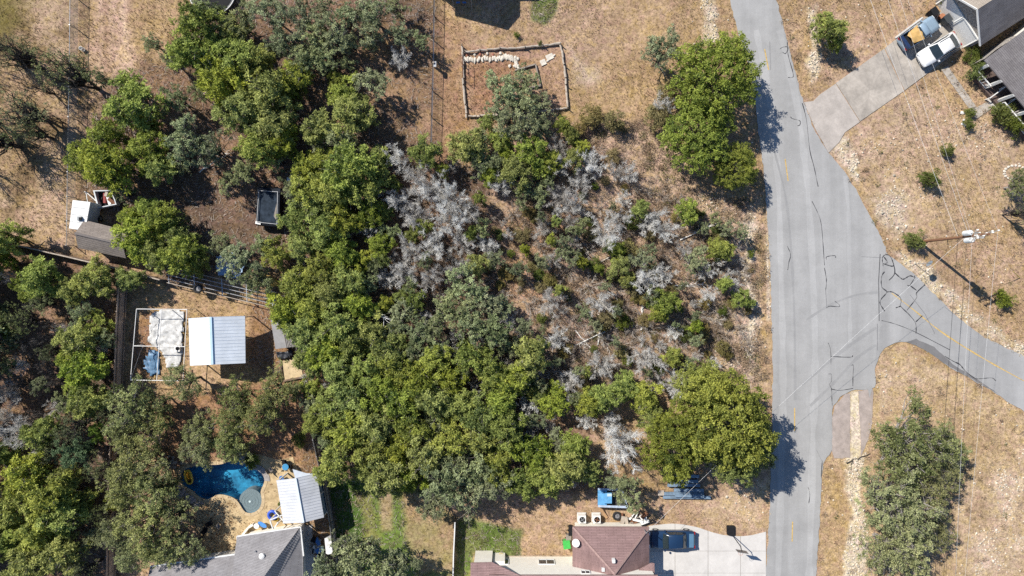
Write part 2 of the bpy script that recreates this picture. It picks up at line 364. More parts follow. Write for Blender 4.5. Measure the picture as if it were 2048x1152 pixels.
zone([(1930, 930), (2060, 900), (2060, 1100), (1960, 1160), (1900, 1020)], (0.47, 0.36, 0.26), 30, .8, .8, 43, 60)
zone([(1655, 930), (1700, 920), (1705, 1100), (1680, 1200), (1640, 1200)], GOLD, 14, .8, .5, 44, 40, .6)
zone([(1699, 780), (1717, 780), (1722, 900), (1712, 930), (1702, 930), (1698, 880)], LIME, 5, .95, 0, 1, 30, .15)
zone([(1690, 905), (1728, 905), (1722, 1010), (1735, 1080), (1730, 1200), (1680, 1200), (1690, 1080), (1700, 1010)], LIME, 8, .95, .35, 45, 14, .4)
ZC *= (0.88 + 0.28 * fbm(QX, QY, 26, 90, 5))[..., None]
ZC += (ZC @ np.array([.35, .5, .15]))[..., None] * .13 - ZC * .11
GZ = -0.035 + (fbm(QX, QY, 40, 5) - .5) * 0.035 + (fbm(QX, QY, 9, 6, 3) - .5) * 0.05
GZ = np.minimum(GZ, -0.006)
inpool = inside(QX, QY, POOL)
idx = np.arange(nyg * nxg).reshape(nyg, nxg)
Q4 = np.stack([idx[:-1, :-1], idx[:-1, 1:], idx[1:, 1:], idx[1:, :-1]], -1).reshape(-1, 4)
keep = ~(inpool[:-1, :-1] | inpool[:-1, 1:] | inpool[1:, 1:] | inpool[1:, :-1]).reshape(-1)
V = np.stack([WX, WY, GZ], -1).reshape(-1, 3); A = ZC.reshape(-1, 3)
# skirt out to the horizon, in the same sheet
base = len(V); ring = []
per = list(idx[0, :-1]) + list(idx[:-1, -1]) + list(idx[-1, :0:-1]) + list(idx[:0:-1, 0])
pv = V[per]; Vo = []; sk = []
for s_ in (2.2, 40.0): Vo.append(np.c_[pv[:, :2] * s_, np.full(len(per), -0.05)])
V = np.vstack([V] + Vo); far = np.tile(np.array([[0.22, 0.16, 0.09]]), (len(per) * 2, 1)); A = np.vstack([A, far])
npz = len(per); a0 = np.array(per); a1 = base + np.arange(npz); a2 = a1 + npz
for lo, hi in ((a0, a1), (a1, a2)): sk.append(np.stack([np.roll(lo, -1), lo, hi, np.roll(hi, -1)], -1))
F = np.vstack([Q4[keep]] + sk)
gm, t, b = nodes_of('ground_soil_and_grass')
at = N(t, 'Attribute', attribute_name='soil'); tc = N(t, 'TexCoord')
n1 = N(t, 'TexNoise', i_Scale=2.2, i_Detail=8.0, i_Roughness=0.72); n2 = N(t, 'TexNoise', i_Scale=5.5, i_Detail=6.0, i_Roughness=0.7)
n3 = N(t, 'TexVoronoi', i_Scale=4.5); n4 = N(t, 'TexNoise', i_Scale=0.45, i_Detail=6.0, i_Roughness=0.6)
for n in (n1, n2, n3, n4): t.links.new(tc.outputs['Object'], n.inputs['Vector'])
c = mixc(t, 1.0, at.outputs['Color'], ramp(t, n1.outputs[0], [(0.30, (0.52, 0.48, 0.45)), (0.5, (1, 1, 1)), (0.7, (1.42, 1.42, 1.4))]).outputs[0], 'MULTIPLY')
c = mixc(t, 1.0, c, ramp(t, n2.outputs[0], [(0.3, (0.42, 0.38, 0.35)), (0.45, (0.95, .94, .93)), (0.72, (1.38, 1.37, 1.33))]).outputs[0], 'MULTIPLY')
c = mixc(t, 1.0, c, ramp(t, n4.outputs[0], [(0.3, (0.86, 0.84, 0.8)), (0.7, (1.1, 1.1, 1.1))]).outputs[0], 'MULTIPLY')
n5 = N(t, 'TexNoise', i_Scale=1.3, i_Detail=5.0, i_Roughness=0.7); mp5 = N(t, 'Mapping'); mp5.inputs['Location'].default_value = (31, 17, 5); t.links.new(tc.outputs['Object'], mp5.inputs[0]); t.links.new(mp5.outputs[0], n5.inputs[0])
c = mixc(t, 1.0, c, ramp(t, n5.outputs[0], [(0.32, (1.04, 0.95, 1.08)), (0.5, (1, 1, 1)), (0.68, (1.02, 1.0, 0.74))]).outputs[0], 'MULTIPLY')
t.links.new(c, b.inputs['Base Color']); b.inputs['Roughness'].default_value = 0.95; b.inputs['Specular IOR Level'].default_value = 0.1
bp = N(t, 'Bump', i_Strength=0.7, i_Distance=0.08); t.links.new(n2.outputs[0], bp.inputs['Height']); t.links.new(bp.outputs[0], b.inputs['Normal'])
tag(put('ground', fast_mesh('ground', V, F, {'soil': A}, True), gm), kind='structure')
def ground_px(px, py):                                     # soil colour under a pixel
    j = np.clip(((px - CX) / PXM + GX) / GS, 0, nxg - 1).astype(int); i = np.clip(((CY - py) / PXM + GY) / GS, 0, nyg - 1).astype(int)
    return ZC[i, j], GZ[i, j]

# ---------------------------------------------------------------- roads
def road_mat(name, base, ang):
    m, t, b = nodes_of(name); tc = N(t, 'TexCoord'); mp = N(t, 'Mapping')
    mp.inputs['Rotation'].default_value = (0, 0, ang); mp.inputs['Scale'].default_value = (0.32, 0.012, 1); t.links.new(tc.outputs['Object'], mp.inputs[0])
    a = N(t, 'TexNoise', i_Scale=1.6, i_Detail=5.0, i_Roughness=0.6); t.links.new(mp.outputs[0], a.inputs[0])
    n = N(t, 'TexNoise', i_Scale=0.35, i_Detail=9.0, i_Roughness=0.68); t.links.new(tc.outputs['Object'], n.inputs[0])
    g = N(t, 'TexNoise', i_Scale=16.0, i_Detail=3.0); t.links.new(tc.outputs['Object'], g.inputs[0])
    wv = N(t, 'TexNoise', i_Scale=1.1, i_Detail=2.0, i_Distortion=1.8); mp2 = N(t, 'Mapping'); mp2.inputs['Scale'].default_value = (.12, 1.2, 1); mp2.inputs['Rotation'].default_value = (0, 0, -.62)
    t.links.new(tc.outputs['Object'], mp2.inputs[0]); t.links.new(mp2.outputs[0], wv.inputs[0])
    col = ramp(t, a.outputs[0], [(0.25, tuple(x * .86 for x in base)), (0.75, tuple(x * 1.13 for x in base))]).outputs[0]
    for s, lo, hi in ((n, .86, 1.08), (g, .9, 1.06), (wv, .985, 1.01)):
        col = mixc(t, 1.0, col, ramp(t, s.outputs[0], [(0.3, (lo,) * 3), (0.7, (hi,) * 3)]).outputs[0], 'MULTIPLY')
    st = N(t, 'TexNoise', i_Scale=0.9, i_Detail=8.0, i_Roughness=0.75, i_Distortion=.6); t.links.new(tc.outputs['Object'], st.inputs[0])
    col = mixc(t, 1.0, col, ramp(t, st.outputs[0], [(0.22, (.62, .61, .6)), (0.36, (.96, .96, .96)), (0.62, (1, 1, 1)), (0.78, (1.1, 1.1, 1.09))]).outputs[0], 'MULTIPLY')
    t.links.new(col, b.inputs['Base Color']); b.inputs['Roughness'].default_value = 0.85; b.inputs['Specular IOR Level'].default_value = 0.25
    bp = N(t, 'Bump', i_Strength=0.25, i_Distance=0.01); t.links.new(g.outputs[0], bp.inputs['Height']); t.links.new(bp.outputs[0], b.inputs['Normal'])
    MATS[name] = m; return m
def ragged(poly, amp, step=7, seed=3):
    out = []; n = len(poly); rd = random.Random(seed)
    for i in range(n):
        (x0, y0), (x1, y1) = poly[i], poly[(i + 1) % n]; L = hypot(x1 - x0, y1 - y0); k = max(1, int(L / step))
        for q in range(k):
            u = q / k; out.append((x0 + (x1 - x0) * u + rd.uniform(-amp, amp), y0 + (y1 - y0) * u + rd.uniform(-amp, amp)))
    return out
side = MB().prism(PP(ragged(smooth_line(SIDE, 2, True), 1.2)), -0.1, 0.02).build('side_road', road_mat('asphalt_side', (0.315, 0.312, 0.308), radians(62)))
tag(side, kind='structure')
road = MB().prism(PP(ragged(smooth_line(ROAD_L, 3) + smooth_line(ROAD_R, 3)[::-1], 1.4)), -0.1, 0.026).build('road', road_mat('asphalt_main', (0.325, 0.322, 0.317), radians(3)))
tag(road, kind='structure')
ypaint = mat('yellow_road_paint', (0.52, 0.36, 0.13), .8, .35, 4)
for q in ([(1529, 98), (1537, 140)], [(1570, 318), (1576, 362)], [(1589, 816), (1589, 862)], [(1585, 1043), (1584, 1083)]):
    strip(PP(q), 0.13, 0.031).build('lane_marking', ypaint, road)
strip(PP(smooth_line([(1783, 586), (1830, 622), (1880, 662), (1950, 707), (2048, 762), (2290, 890)], 4)), 0.13, 0.0245, .5).build('centre_line', ypaint, side)
seal = mat('crack_sealant', (0.045, 0.045, 0.05), .5, .5, 3)
def T8(p): return [(1536 + x / 3, 384 + y / 3) for x, y in p]
def T4(p): return [(1536 + x / 3, y / 3) for x, y in p]
def T12(p): return [(1536 + x / 3, 768 + y / 3) for x, y in p]
CR_MAIN = [T8(q) for q in ([(263, 55), (300, 130), (318, 190), (328, 290), (338, 440)], [(338, 455), (350, 530), (345, 590)], [(350, 405), (352, 388), (400, 382), (405, 395)], [(350, 695), (370, 685), (425, 688), (425, 675), (400, 655)], [(115, 325), (135, 375), (125, 420), (118, 468)], [(360, 905), (375, 950), (377, 1035)], [(375, 985), (440, 990), (500, 990), (505, 980)], [(362, 1092), (380, 1095), (378, 1140), (365, 1152)], [(500, 1042), (512, 1040), (509, 1100), (508, 1165)])]
CR_MAIN += [T12(q) for q in ([(365, 0), (380, 30), (383, 100), (385, 132)], [(380, 30), (430, 38), (510, 26)], [(325, 460), (322, 500), (318, 560)], [(240, 620), (250, 660), (244, 715)])]
CR_MAIN += [T4(q) for q in ([(205, 620), (230, 720), (250, 900), (275, 1000), (300, 1120)], [(115, 255), (120, 330), (150, 440), (145, 465), (120, 465)], [(135, 700), (145, 712), (190, 725), (190, 750), (175, 755)], [(70, 295), (90, 283), (120, 285), (105, 322), (85, 312)])]
CR_SIDE = [T8(q) for q in ([(690, 445), (685, 400), (700, 378), (725, 380), (745, 410), (760, 485), (725, 530)], [(690, 430), (740, 445), (755, 440)], [(695, 390), (715, 420), (700, 432)], [(760, 485), (800, 520), (815, 522), (850, 503), (875, 510), (880, 500)], [(882, 510), (850, 560), (835, 558)], [(698, 478), (680, 510), (682, 570), (712, 600), (680, 640), (672, 670), (700, 715)], [(712, 600), (745, 600), (790, 630), (798, 660), (795, 685), (850, 740), (885, 790), (887, 850)], [(795, 685), (765, 695)], [(885, 780), (925, 742)], [(942, 555), (890, 605), (890, 635), (832, 710)], [(850, 560), (890, 590)], [(1060, 985), (1110, 1015), (1150, 1035), (1180, 1070), (1235, 1115), (1270, 1120), (1340, 1115), (1365, 1132)])]
for par, lst, z in ((road, CR_MAIN, .0305), (side, CR_SIDE, .0305)):
    for i, q in enumerate(lst): strip(PP(smooth_line(q, 4)), 0.06 if par is road else 0.088, z + i * .0002, .7).build('crack_seal', seal, par)
strip(PP([(1760, 508), (1757, 560), (1758, 642)]), 0.06, 0.0325, .6).build('joint', seal, road)
strip(PP(smooth_line([(1763, 641), (1790, 648), (1830, 664), (1900, 700)], 4)), 0.05, 0.0235, .6).build('joint', seal, side)
fine = mat('hairline_crack', (0.13, 0.13, 0.14), .8, .2, 8)
rd = random.Random(5)
for q in (T8([(560, 388), (680, 394)]), T8([(850, 615), (940, 730), (1000, 850)]), T8([(345, 590), (352, 690)]), T8([(655, 790), (655, 950)]), T4([(10, 250), (14, 420)]), T12([(290, 395), (325, 465)]), T8([(1060, 690), (1110, 730), (1148, 728)])):
    strip(PP(q), 0.035, 0.0335, .5).build('hairline_crack', fine, road)
tag(MB().prism(PP(ragged([(1812, 684), (1832, 678), (1868, 694), (1905, 728), (1960, 762), (1998, 789), (1940, 756), (1900, 734), (1860, 706), (1830, 690)], .8)), 0.0, 0.0265).build('asphalt_patch', road_mat('asphalt_patch', (0.17, 0.165, 0.165), 1.0)), kind='structure')
worn = road_mat('asphalt_worn_pale', (0.365, 0.362, 0.357), 0.05); rub = road_mat('asphalt_rubbed_dark', (0.285, 0.283, 0.281), 0.05)
for i, (q, w_, m_) in enumerate((([(1690, 352), (1697, 430), (1699, 560), (1700, 690)], .42, worn), ([(1560, 60), (1592, 200), (1610, 330), (1622, 480), (1630, 700), (1625, 900), (1618, 1152)], .7, worn), ([(1512, 60), (1540, 200), (1556, 360), (1562, 560), (1566, 760), (1562, 960), (1556, 1152)], .7, worn),
                           ([(1604, 770), (1650, 730), (1700, 690), (1752, 655)], .3, rub), ([(1620, 812), (1668, 765), (1715, 715), (1752, 690)], .3, rub), ([(1612, 640), (1660, 610), (1712, 590), (1755, 585)], .25, rub), ([(1548, 300), (1575, 420), (1588, 620), (1590, 800)], .25, rub))):
    strip(PP(smooth_line(q, 6)), w_, .0268 + .0003 * i, .35).build('wheel_track', m_, road)
# culvert apron beside the main road
apr = mat('stained_concrete', (0.355, 0.30, 0.27), .9, .25, 1.2, .2)
ap = thing('culvert_apron', 'stained pinkish concrete apron split by a white gravel strip below the junction', 'apron', P(1705, 840))
for q in ([(1664, 838), (1670, 812), (1690, 788), (1700, 786), (1700, 915), (1668, 917), (1664, 905)], [(1717, 782), (1746, 778), (1744, 845), (1736, 880), (1722, 912)]):
    MB().prism(PP(ragged(q, 1)), -0.05, 0.012).build('slab', apr, ap)

# ---------------------------------------------------------------- concrete drives, path
conc = mat('old_concrete', (0.385, 0.345, 0.30), .9, .34, .5, .2, detail=9); conc2 = mat('pale_concrete', (0.54, 0.515, 0.485), .85, .12, .6, .15, detail=9)
def gap(poly, g=1.0):
    cx_ = sum(p[0] for p in poly) / len(poly); cy_ = sum(p[1] for p in poly) / len(poly)
    return [(x + (cx_ - x) * g / max(hypot(x - cx_, y - cy_), 1), y + (cy_ - y) * g / max(hypot(x - cx_, y - cy_), 1)) for x, y in poly]
dw = thing('driveway', 'stained concrete driveway running from the road up to the white car', 'driveway', P(1740, 180)); dw['kind'] = 'structure'
for i, (q, m_) in enumerate((([(1607, 204), (1626, 202), (1640, 188), (1671, 167), (1720, 244), (1690, 265), (1678, 285), (1657, 306), (1630, 258)], mat('apron_concrete', (0.40, 0.36, 0.325), .85, .22, .7, .15)), ([(1671, 166), (1768, 97), (1808, 182), (1720, 243)], conc), ([(1769, 96), (1846, 36), (1884, 22), (1902, 48), (1932, 92), (1906, 108), (1863, 141), (1809, 181)], conc))):
    MB().prism(PP(gap(q, .5)), -0.1, 0.03 + .002 * i).build('slab', m_, dw)
MB().beam(P(1845, 35, .05), P(1790, 76, .05), .18, .12).build('edge_kerb', conc2, dw)
pt = thing('front_path', 'narrow concrete footpath from the driveway to the porch steps', 'path', P(1920, 180)); pt['kind'] = 'structure'
a0, a1, b0, b1 = Vector((1882, 139)), Vector((1895, 131)), Vector((1937.5, 217)), Vector((1953, 214))
for i in range(5):
    u, v = i / 5, (i + 1) / 5
    MB().prism(PP(gap([tuple(a0.lerp(b0, u)), tuple(a1.lerp(b1, u)), tuple(a1.lerp(b1, v)), tuple(a0.lerp(b0, v))], .35)), -0.08, .03 + .001 * i).build('slab', conc, pt)
MB().prism(PP([(1938, 218), (1953.5, 214.5), (1979, 200.6), (1987, 214), (1952, 238.6)]), -0.08, .034).build('slab', conc, pt)
dr = thing('driveway', 'clean pale concrete driveway with the basketball hoop', 'driveway', P(1420, 1110)); dr['kind'] = 'structure'
top = smooth_line([(1297, 1052), (1345, 1047), (1390, 1053), (1420, 1063), (1450, 1070), (1490, 1072), (1533, 1063)], 4)
def top_y(x):
    for (x0, y0), (x1, y1) in zip(top, top[1:]):
        if x0 <= x <= x1: return y0 + (y1 - y0) * (x - x0) / (x1 - x0 + 1e-9)
    return 1063
xs = [1297, 1350, 1416, 1481, 1532]; ys = [None, 1102, 1146, 1190, 1240]
for i in range(4):
    for j in range(4):
        x0, x1 = xs[i], xs[i + 1]
        if j == 0: q = [(x, top_y(x)) for x in np.linspace(x0, x1, 9)] + [(x1, ys[1]), (x0, ys[1])]
        else: q = [(x0, ys[j]), (x1, ys[j]), (x1, ys[j + 1]), (x0, ys[j + 1])]
        MB().prism(PP(gap(q, .45)), -0.1, .03 + .0015 * ((i + j) % 3)).build('slab', conc2, dr)

# ---------------------------------------------------------------- vegetation: generators
def unit(v): return v / (np.linalg.norm(v, axis=-1, keepdims=True) + 1e-9)
def leaf_quads(pos, nrm, out, ln, wd, rg):
    """kite-shaped leaves or sprays at pos, facing nrm, pointing along out"""
    t1 = unit(out - nrm * np.sum(out * nrm, -1, keepdims=True)); t2 = np.cross(nrm, t1)
    L = ln * rg.uniform(.6, 1.3, (len(pos), 1)); W = wd * rg.uniform(.6, 1.3, (len(pos), 1))
    v = np.stack([pos, pos + t1 * L * .55 + t2 * W * .5, pos + t1 * L + nrm * L * .06, pos + t1 * L * .55 - t2 * W * .5], 1)
    return v.reshape(-1, 3)
def crown_centres(rg, n, R, hz, zc, lobes=.28, shell=.55, low=-.35, mind=0):
    ph = rg.uniform(0, 2 * pi, 4); am = rg.uniform(.3, 1, 4); out = []
    for _ in range(n * 30):
        if len(out) >= n: break
        z = rg.uniform(low, 1); a = rg.uniform(0, 2 * pi); k = math.sqrt(max(0, 1 - z * z))
        lob = 1 + lobes * sum(am[i] * sin((i + 2) * a + ph[i]) for i in range(4)) / 2
        u = rg.uniform(shell, 1) ** .7; c = np.array([R * lob * k * cos(a) * u, R * lob * k * sin(a) * u, zc + hz * z * (u if z > 0 else 1)])
        if mind and any(np.linalg.norm(c - o) < mind for o in out): continue
        out.append(c)
    return np.array(out)
def crown_mesh(name, seed, R, hz, zc, ncl, rc, nl, ln, wd, lobes=.28, shell=.5, upbias=.25, rough=.55, tuft=(7, .42), low=-.35, mind=0, sq=.8):
    rg = np.random.default_rng(seed); C = crown_centres(rg, ncl, R - rc * .6, hz, zc, lobes, shell, low, mind); Vs, T = [], []
    for c in C:
        r = rc * rg.uniform(.65, 1.3); k = int(nl * rg.uniform(.6, 1.3) * (r / rc) ** 2)
        d = unit(rg.normal(size=(k, 3)) + np.array([0, 0, upbias])); rr = r * rg.uniform(.35, 1.05, (k, 1)) ** .6
        wv = 1 + .22 * np.sin(d[:, :1] * 7 + c[0] * 3) * np.cos(d[:, 1:2] * 6 + c[1] * 3)
        pos = c + d * rr * wv * np.array([1, 1, sq])
        if tuft:                                            # gather the leaves of a clump into tufts so that dark gaps stay between them
            nt_ = tuft[0]; td = unit(rg.normal(size=(nt_, 3)) + np.array([0, 0, .5 + upbias])); tcn = c + td * r * rg.uniform(.6, 1.15, (nt_, 1)) * np.array([1, 1, sq]); w_ = rg.integers(0, nt_, k)
            d = unit(rg.normal(size=(k, 3)) * .8 + td[w_] * .9); pos = tcn[w_] + unit(rg.normal(size=(k, 3)) + td[w_] * .4) * r * tuft[1] * rg.uniform(.25, 1.1, (k, 1))
        nrm = unit(d * .75 + np.array([0, 0, .45]) + rg.normal(size=(k, 3)) * rough)
        Vs.append(leaf_quads(pos, nrm, d + rg.normal(size=(k, 3)) * .6, ln, wd, rg))
        T.append(np.repeat(np.clip(.5 + rg.normal() * .16 + rg.normal(size=k) * .17 + .1 * d[:, 2], 0, 1), 4))
    V = np.vstack(Vs); F = np.arange(len(V)).reshape(-1, 4)
    return fast_mesh(name, V, F, {'tint': np.concatenate(T)}), C
def tubes_mesh(name, segs, n=4):
    """segs: (p0, p1, r0, r1)"""
    S = np.array([(*a, *b, r0, r1) for a, b, r0, r1 in segs], float); a, b, r0, r1 = S[:, :3], S[:, 3:6], S[:, 6:7], S[:, 7:8]
    d = unit(b - a); h = np.where(np.abs(d[:, 2:3]) < .9, np.array([[0, 0, 1.]]), np.array([[1., 0, 0]])); u = unit(np.cross(d, h)); v = np.cross(d, u)
    ang = np.arange(n) * 2 * pi / n; R0 = [a + r0 * (u * cos(t_) + v * sin(t_)) for t_ in ang]; R1 = [b + r1 * (u * cos(t_) + v * sin(t_)) for t_ in ang]
    V = np.stack(R0 + R1, 1).reshape(-1, 3); o = np.arange(len(S))[:, None] * 2 * n
    F = np.concatenate([np.concatenate([o + i, o + (i + 1) % n, o + n + (i + 1) % n, o + n + i], 1)[:, None, :] for i in range(n)], 1).reshape(-1, 4)
    return fast_mesh(name, V, F, smooth=True)
def limb(segs, p, q, r0, r1, rg, k=4, bend=.15):
    p, q = np.array(p, float), np.array(q, float); L = np.linalg.norm(q - p); prev = p; pts = [p]
    for i in range(1, k + 1):
        u = i / k; c = p + (q - p) * u + (rg.normal(size=3) * L * bend * (.6 if i < k else 0)) * (1 - abs(2 * u - 1) * .5)
        segs.append((prev, c, r0 + (r1 - r0) * (i - 1) / k, r0 + (r1 - r0) * u)); prev = c; pts.append(c)
    return pts
def trunk_mesh(name, seed, C, zc, stems, r, nlimb=16, fork=.35):
    rg = np.random.default_rng(seed + 500); segs = []
    for s_ in range(stems):
        a = rg.uniform(0, 2 * pi); f = np.array([cos(a) * .35 * (stems > 1), sin(a) * .35 * (stems > 1), zc * fork]); b0 = np.array([cos(a) * .08, sin(a) * .08, -.12])
        limb(segs, b0, f, r, r * .8, rg, 3, .05)
        for c in C[rg.permutation(len(C))[:max(3, nlimb // stems)]]:
            pts = limb(segs, f, c, r * .55, r * .12, rg, 4, .12)
            for _ in range(2):
                q = pts[rg.integers(1, 4)]; limb(segs, q, q + rg.normal(size=3) * .5 + np.array([0, 0, .25]), r * .2, r * .06, rg, 2, .1)
    return tubes_mesh(name, segs, 5)
def dead_mesh(name, seed, R, H, stems, side, twig, r=.07, flat=1.0, lean=None):
    """bare tree: spreading stems with side branches and fine twigs"""
    rg = np.random.default_rng(seed); st, tw = [], []
    for s_ in range(stems):
        a = 2 * pi * s_ / stems + rg.uniform(-.4, .4); tl = rg.uniform(.25, 1.0); q = np.array([R * tl * cos(a), R * tl * sin(a), H * rg.uniform(.55, 1.0) * (1.15 - .45 * tl) * flat])
        if lean is not None: q = q + np.array(lean)
        pts = limb(st, (cos(a) * .06, sin(a) * .06, -.1), q, r * rg.uniform(.55, 1.0), r * .2, rg, 6, .05)
        ax = unit(q)
        for k in range(side):
            i = rg.integers(2, 7); p0 = pts[i]; L = R * rg.uniform(.18, .42) * (1.2 - .1 * i); d = unit(ax * 1.0 + rg.normal(size=3) * .55 + np.array([0, 0, .1])); p1 = p0 + d * L
            bp = limb(st, p0, p1, r * .3, r * .12, rg, 3, .06)
            for j in range(twig):
                p2 = bp[rg.integers(1, 4)]; d2 = unit(d * 1.1 + rg.normal(size=3) * .6); l2 = L * rg.uniform(.3, .75); p3 = p2 + d2 * l2
                tw.append((p2, p3, r * .17, r * .07))
                if rg.random() < .7: tw.append((p2 + d2 * l2 * .5, p2 + d2 * l2 * .5 + unit(d2 + rg.normal(size=3) * .9) * l2 * .5, r * .12, r * .06))
    return tubes_mesh(name + '_trunk', st, 4), tubes_mesh(name + '_twigs', tw, 3)

bark = mat('juniper_bark', (0.105, 0.085, 0.07), .95, .3, 5); bark_o = mat('oak_bark', (0.06, 0.052, 0.046), .95, .3, 5); bark_g = mat('grey_bark', (0.30, 0.275, 0.255), .9, .25, 4)
def dead_wood(name, lo, hi):
    m, t, b = nodes_of(name); oi = N(t, 'ObjectInfo'); sp = N(t, 'SeparateColor'); t.links.new(oi.outputs['Color'], sp.inputs[0]); tc = N(t, 'TexCoord'); n = N(t, 'TexNoise', i_Scale=1.4, i_Detail=4.0); t.links.new(tc.outputs['Object'], n.inputs[0])
    c = mixc(t, 1.0, ramp(t, sp.outputs[0], [(0, lo), (1, hi)]).outputs[0], ramp(t, n.outputs[0], [(.3, (.62, .6, .58)), (.65, (1.08, 1.08, 1.08))]).outputs[0], 'MULTIPLY'); t.links.new(c, b.inputs['Base Color']); b.inputs['Roughness'].default_value = .9; b.inputs['Specular IOR Level'].default_value = .2; return m
dead_m = dead_wood('dead_grey_wood', (0.52, 0.495, 0.46), (0.86, 0.86, 0.83)); dead_b = dead_wood('dead_brown_wood', (0.34, 0.28, 0.23), (0.68, 0.64, 0.59))
LM = {'J': leaf_mat('juniper_foliage', (0.056, 0.092, 0.013), (0.485, 0.535, 0.09), .31), 'O': leaf_mat('oak_foliage', (0.07, 0.10, 0.035), (0.47, 0.52, 0.25), .27),
      'S': leaf_mat('olive_oak_foliage', (0.068, 0.09, 0.022), (0.44, 0.46, 0.165), .29), 'B': leaf_mat('glossy_elm_foliage', (0.05, 0.084, 0.012), (0.375, 0.415, 0.06), .29),
      'P': leaf_mat('thin_oak_foliage', (0.075, 0.095, 0.03), (0.25, 0.28, 0.11), .25), 'U': leaf_mat('shrub_foliage', (0.05, 0.08, 0.008), (0.19, 0.23, 0.03), .25)}
LM['Q'] = leaf_mat('gnarled_oak_foliage', (0.09, 0.11, 0.035), (0.42, 0.43, 0.18), .28); LM['Y'] = leaf_mat('straw_shrub_foliage', (0.16, 0.13, 0.04), (0.33, 0.27, 0.09), .2); LM['G'] = leaf_mat('mint_foliage', (0.07, 0.14, 0.055), (0.2, 0.32, 0.14), .3); LM['L'] = leaf_mat('lime_foliage', (0.1, 0.18, 0.01), (0.3, 0.42, 0.03), .35)
KIND = {}
def make_kind(k, R, H, zc, n, cargs, stems, r, bk, nlimb=16):
    KIND[k] = dict(R=R, zc=zc, H=H, var=[])
    for i in range(n):
        me, C = crown_mesh(f'{k}_crown_{i}', hash(k) % 1 + ord(k[0]) * 100 + i, R, H - zc, zc, **cargs)
        tm = trunk_mesh(f'{k}_trunk_{i}', ord(k[0]) * 77 + i, C, zc, stems, r, nlimb); me.materials.append(LM[k]); tm.materials.append(bk)
        KIND[k]['var'].append((tm, me))
        if k in 'JOQS':
            rg = np.random.default_rng(i + 40); sg = []
            for c in C[rg.permutation(len(C))[:26 if k != 'Q' else 60]]:
                ax = unit(c - np.array([0, 0, zc * .4])); p0 = c - ax * .5
                for _ in range(4): p0_ = p0 + rg.normal(size=3) * .15; sg.append((p0_, p0_ + unit(ax + rg.normal(size=3) * .5) * rg.uniform(.6, 1.3), .021, .008))
            tw = tubes_mesh(f'{k}_twigs_{i}', sg, 3); tw.materials.append(bark_g); KIND[k]['var'][-1] = (tm, me, tw)
make_kind('J', 2.3, 5.3, 2.9, 6, dict(ncl=48, rc=.5, nl=150, tuft=(6, .4), ln=.30, wd=.10, lobes=.45, shell=.2, upbias=.5, rough=.42, mind=.56), 3, .11, bark, 18)
make_kind('O', 2.4, 5.4, 3.9, 5, dict(ncl=30, rc=.47, nl=200, ln=.17, wd=.10, lobes=.55, shell=.2, upbias=.3, rough=.5, mind=.55), 2, .13, bark_o, 22)
make_kind('S', 2.7, 6.0, 4.2, 4, dict(ncl=42, rc=.56, nl=165, ln=.17, wd=.10, lobes=.45, shell=.3, upbias=.3, rough=.5, mind=.6), 1, .2, bark_o, 18)
make_kind('B', 4.4, 7.4, 4.2, 3, dict(ncl=135, rc=.66, nl=240, ln=.2, wd=.11, lobes=.22, shell=.35, upbias=.35, rough=.45, mind=.78), 2, .24, bark, 26)
make_kind('P', 2.9, 7.6, 5.4, 3, dict(ncl=34, rc=.5, nl=60, ln=.16, wd=.09, lobes=.5, shell=.3, upbias=.2, rough=.7, mind=.6), 2, .17, bark_o, 44)
make_kind('Q', 4.2, 6.8, 4.4, 3, dict(ncl=96, rc=.58, nl=150, ln=.19, wd=.105, lobes=.65, shell=.15, upbias=.25, rough=.55, mind=.72, tuft=(5, .45)), 3, .17, bark_g, 60)
make_kind('U', 1.0, 1.5, .75, 4, dict(ncl=26, rc=.3, nl=110, ln=.15, wd=.05, lobes=.25, shell=.35, upbias=.4, rough=.4, low=-.5), 2, .04, bark, 8)
for k in 'YGL':
    src = {'Y': 'U', 'G': 'O', 'L': 'J'}[k]; KIND[k] = dict(KIND[src]); KIND[k]['var'] = []
    for tm, me, *_ in KIND[src]['var'][:2]:
        c = me.copy(); c.materials.clear(); c.materials.append(LM[k]); KIND[k]['var'].append((tm, c))
KIND['D'] = dict(R=2.2, zc=2.3, H=4.2, var=[]); KIND['E'] = dict(R=2.2, zc=2.0, H=3.6, var=[])
for i in range(6):
    KIND['D']['var'].append(dead_mesh(f'D_{i}', 900 + i, 2.1, 4.2, 11 + i % 3, 22, 14, .046)); KIND['E']['var'].append(dead_mesh(f'E_{i}', 950 + i, 2.2, 2.6, 9, 10, 9, .045, .8))
for a, b_ in KIND['D']['var']: a.materials.append(dead_m); b_.materials.append(dead_m)
KIND['K'] = dict(R=2.6, zc=4.0, H=7.0, var=[dead_mesh(f'K_{i}', 980 + i, 2.6, 7.2, 6, 9, 9, .085) for i in range(3)])
for a, b_ in KIND['K']['var']: a.materials.append(bark_o); b_.materials.append(mat('dark_twigs', (.15, .135, .125), .9, .3, 2))
for a, b_ in KIND['E']['var']: a.materials.append(dead_b); b_.materials.append(dead_b)
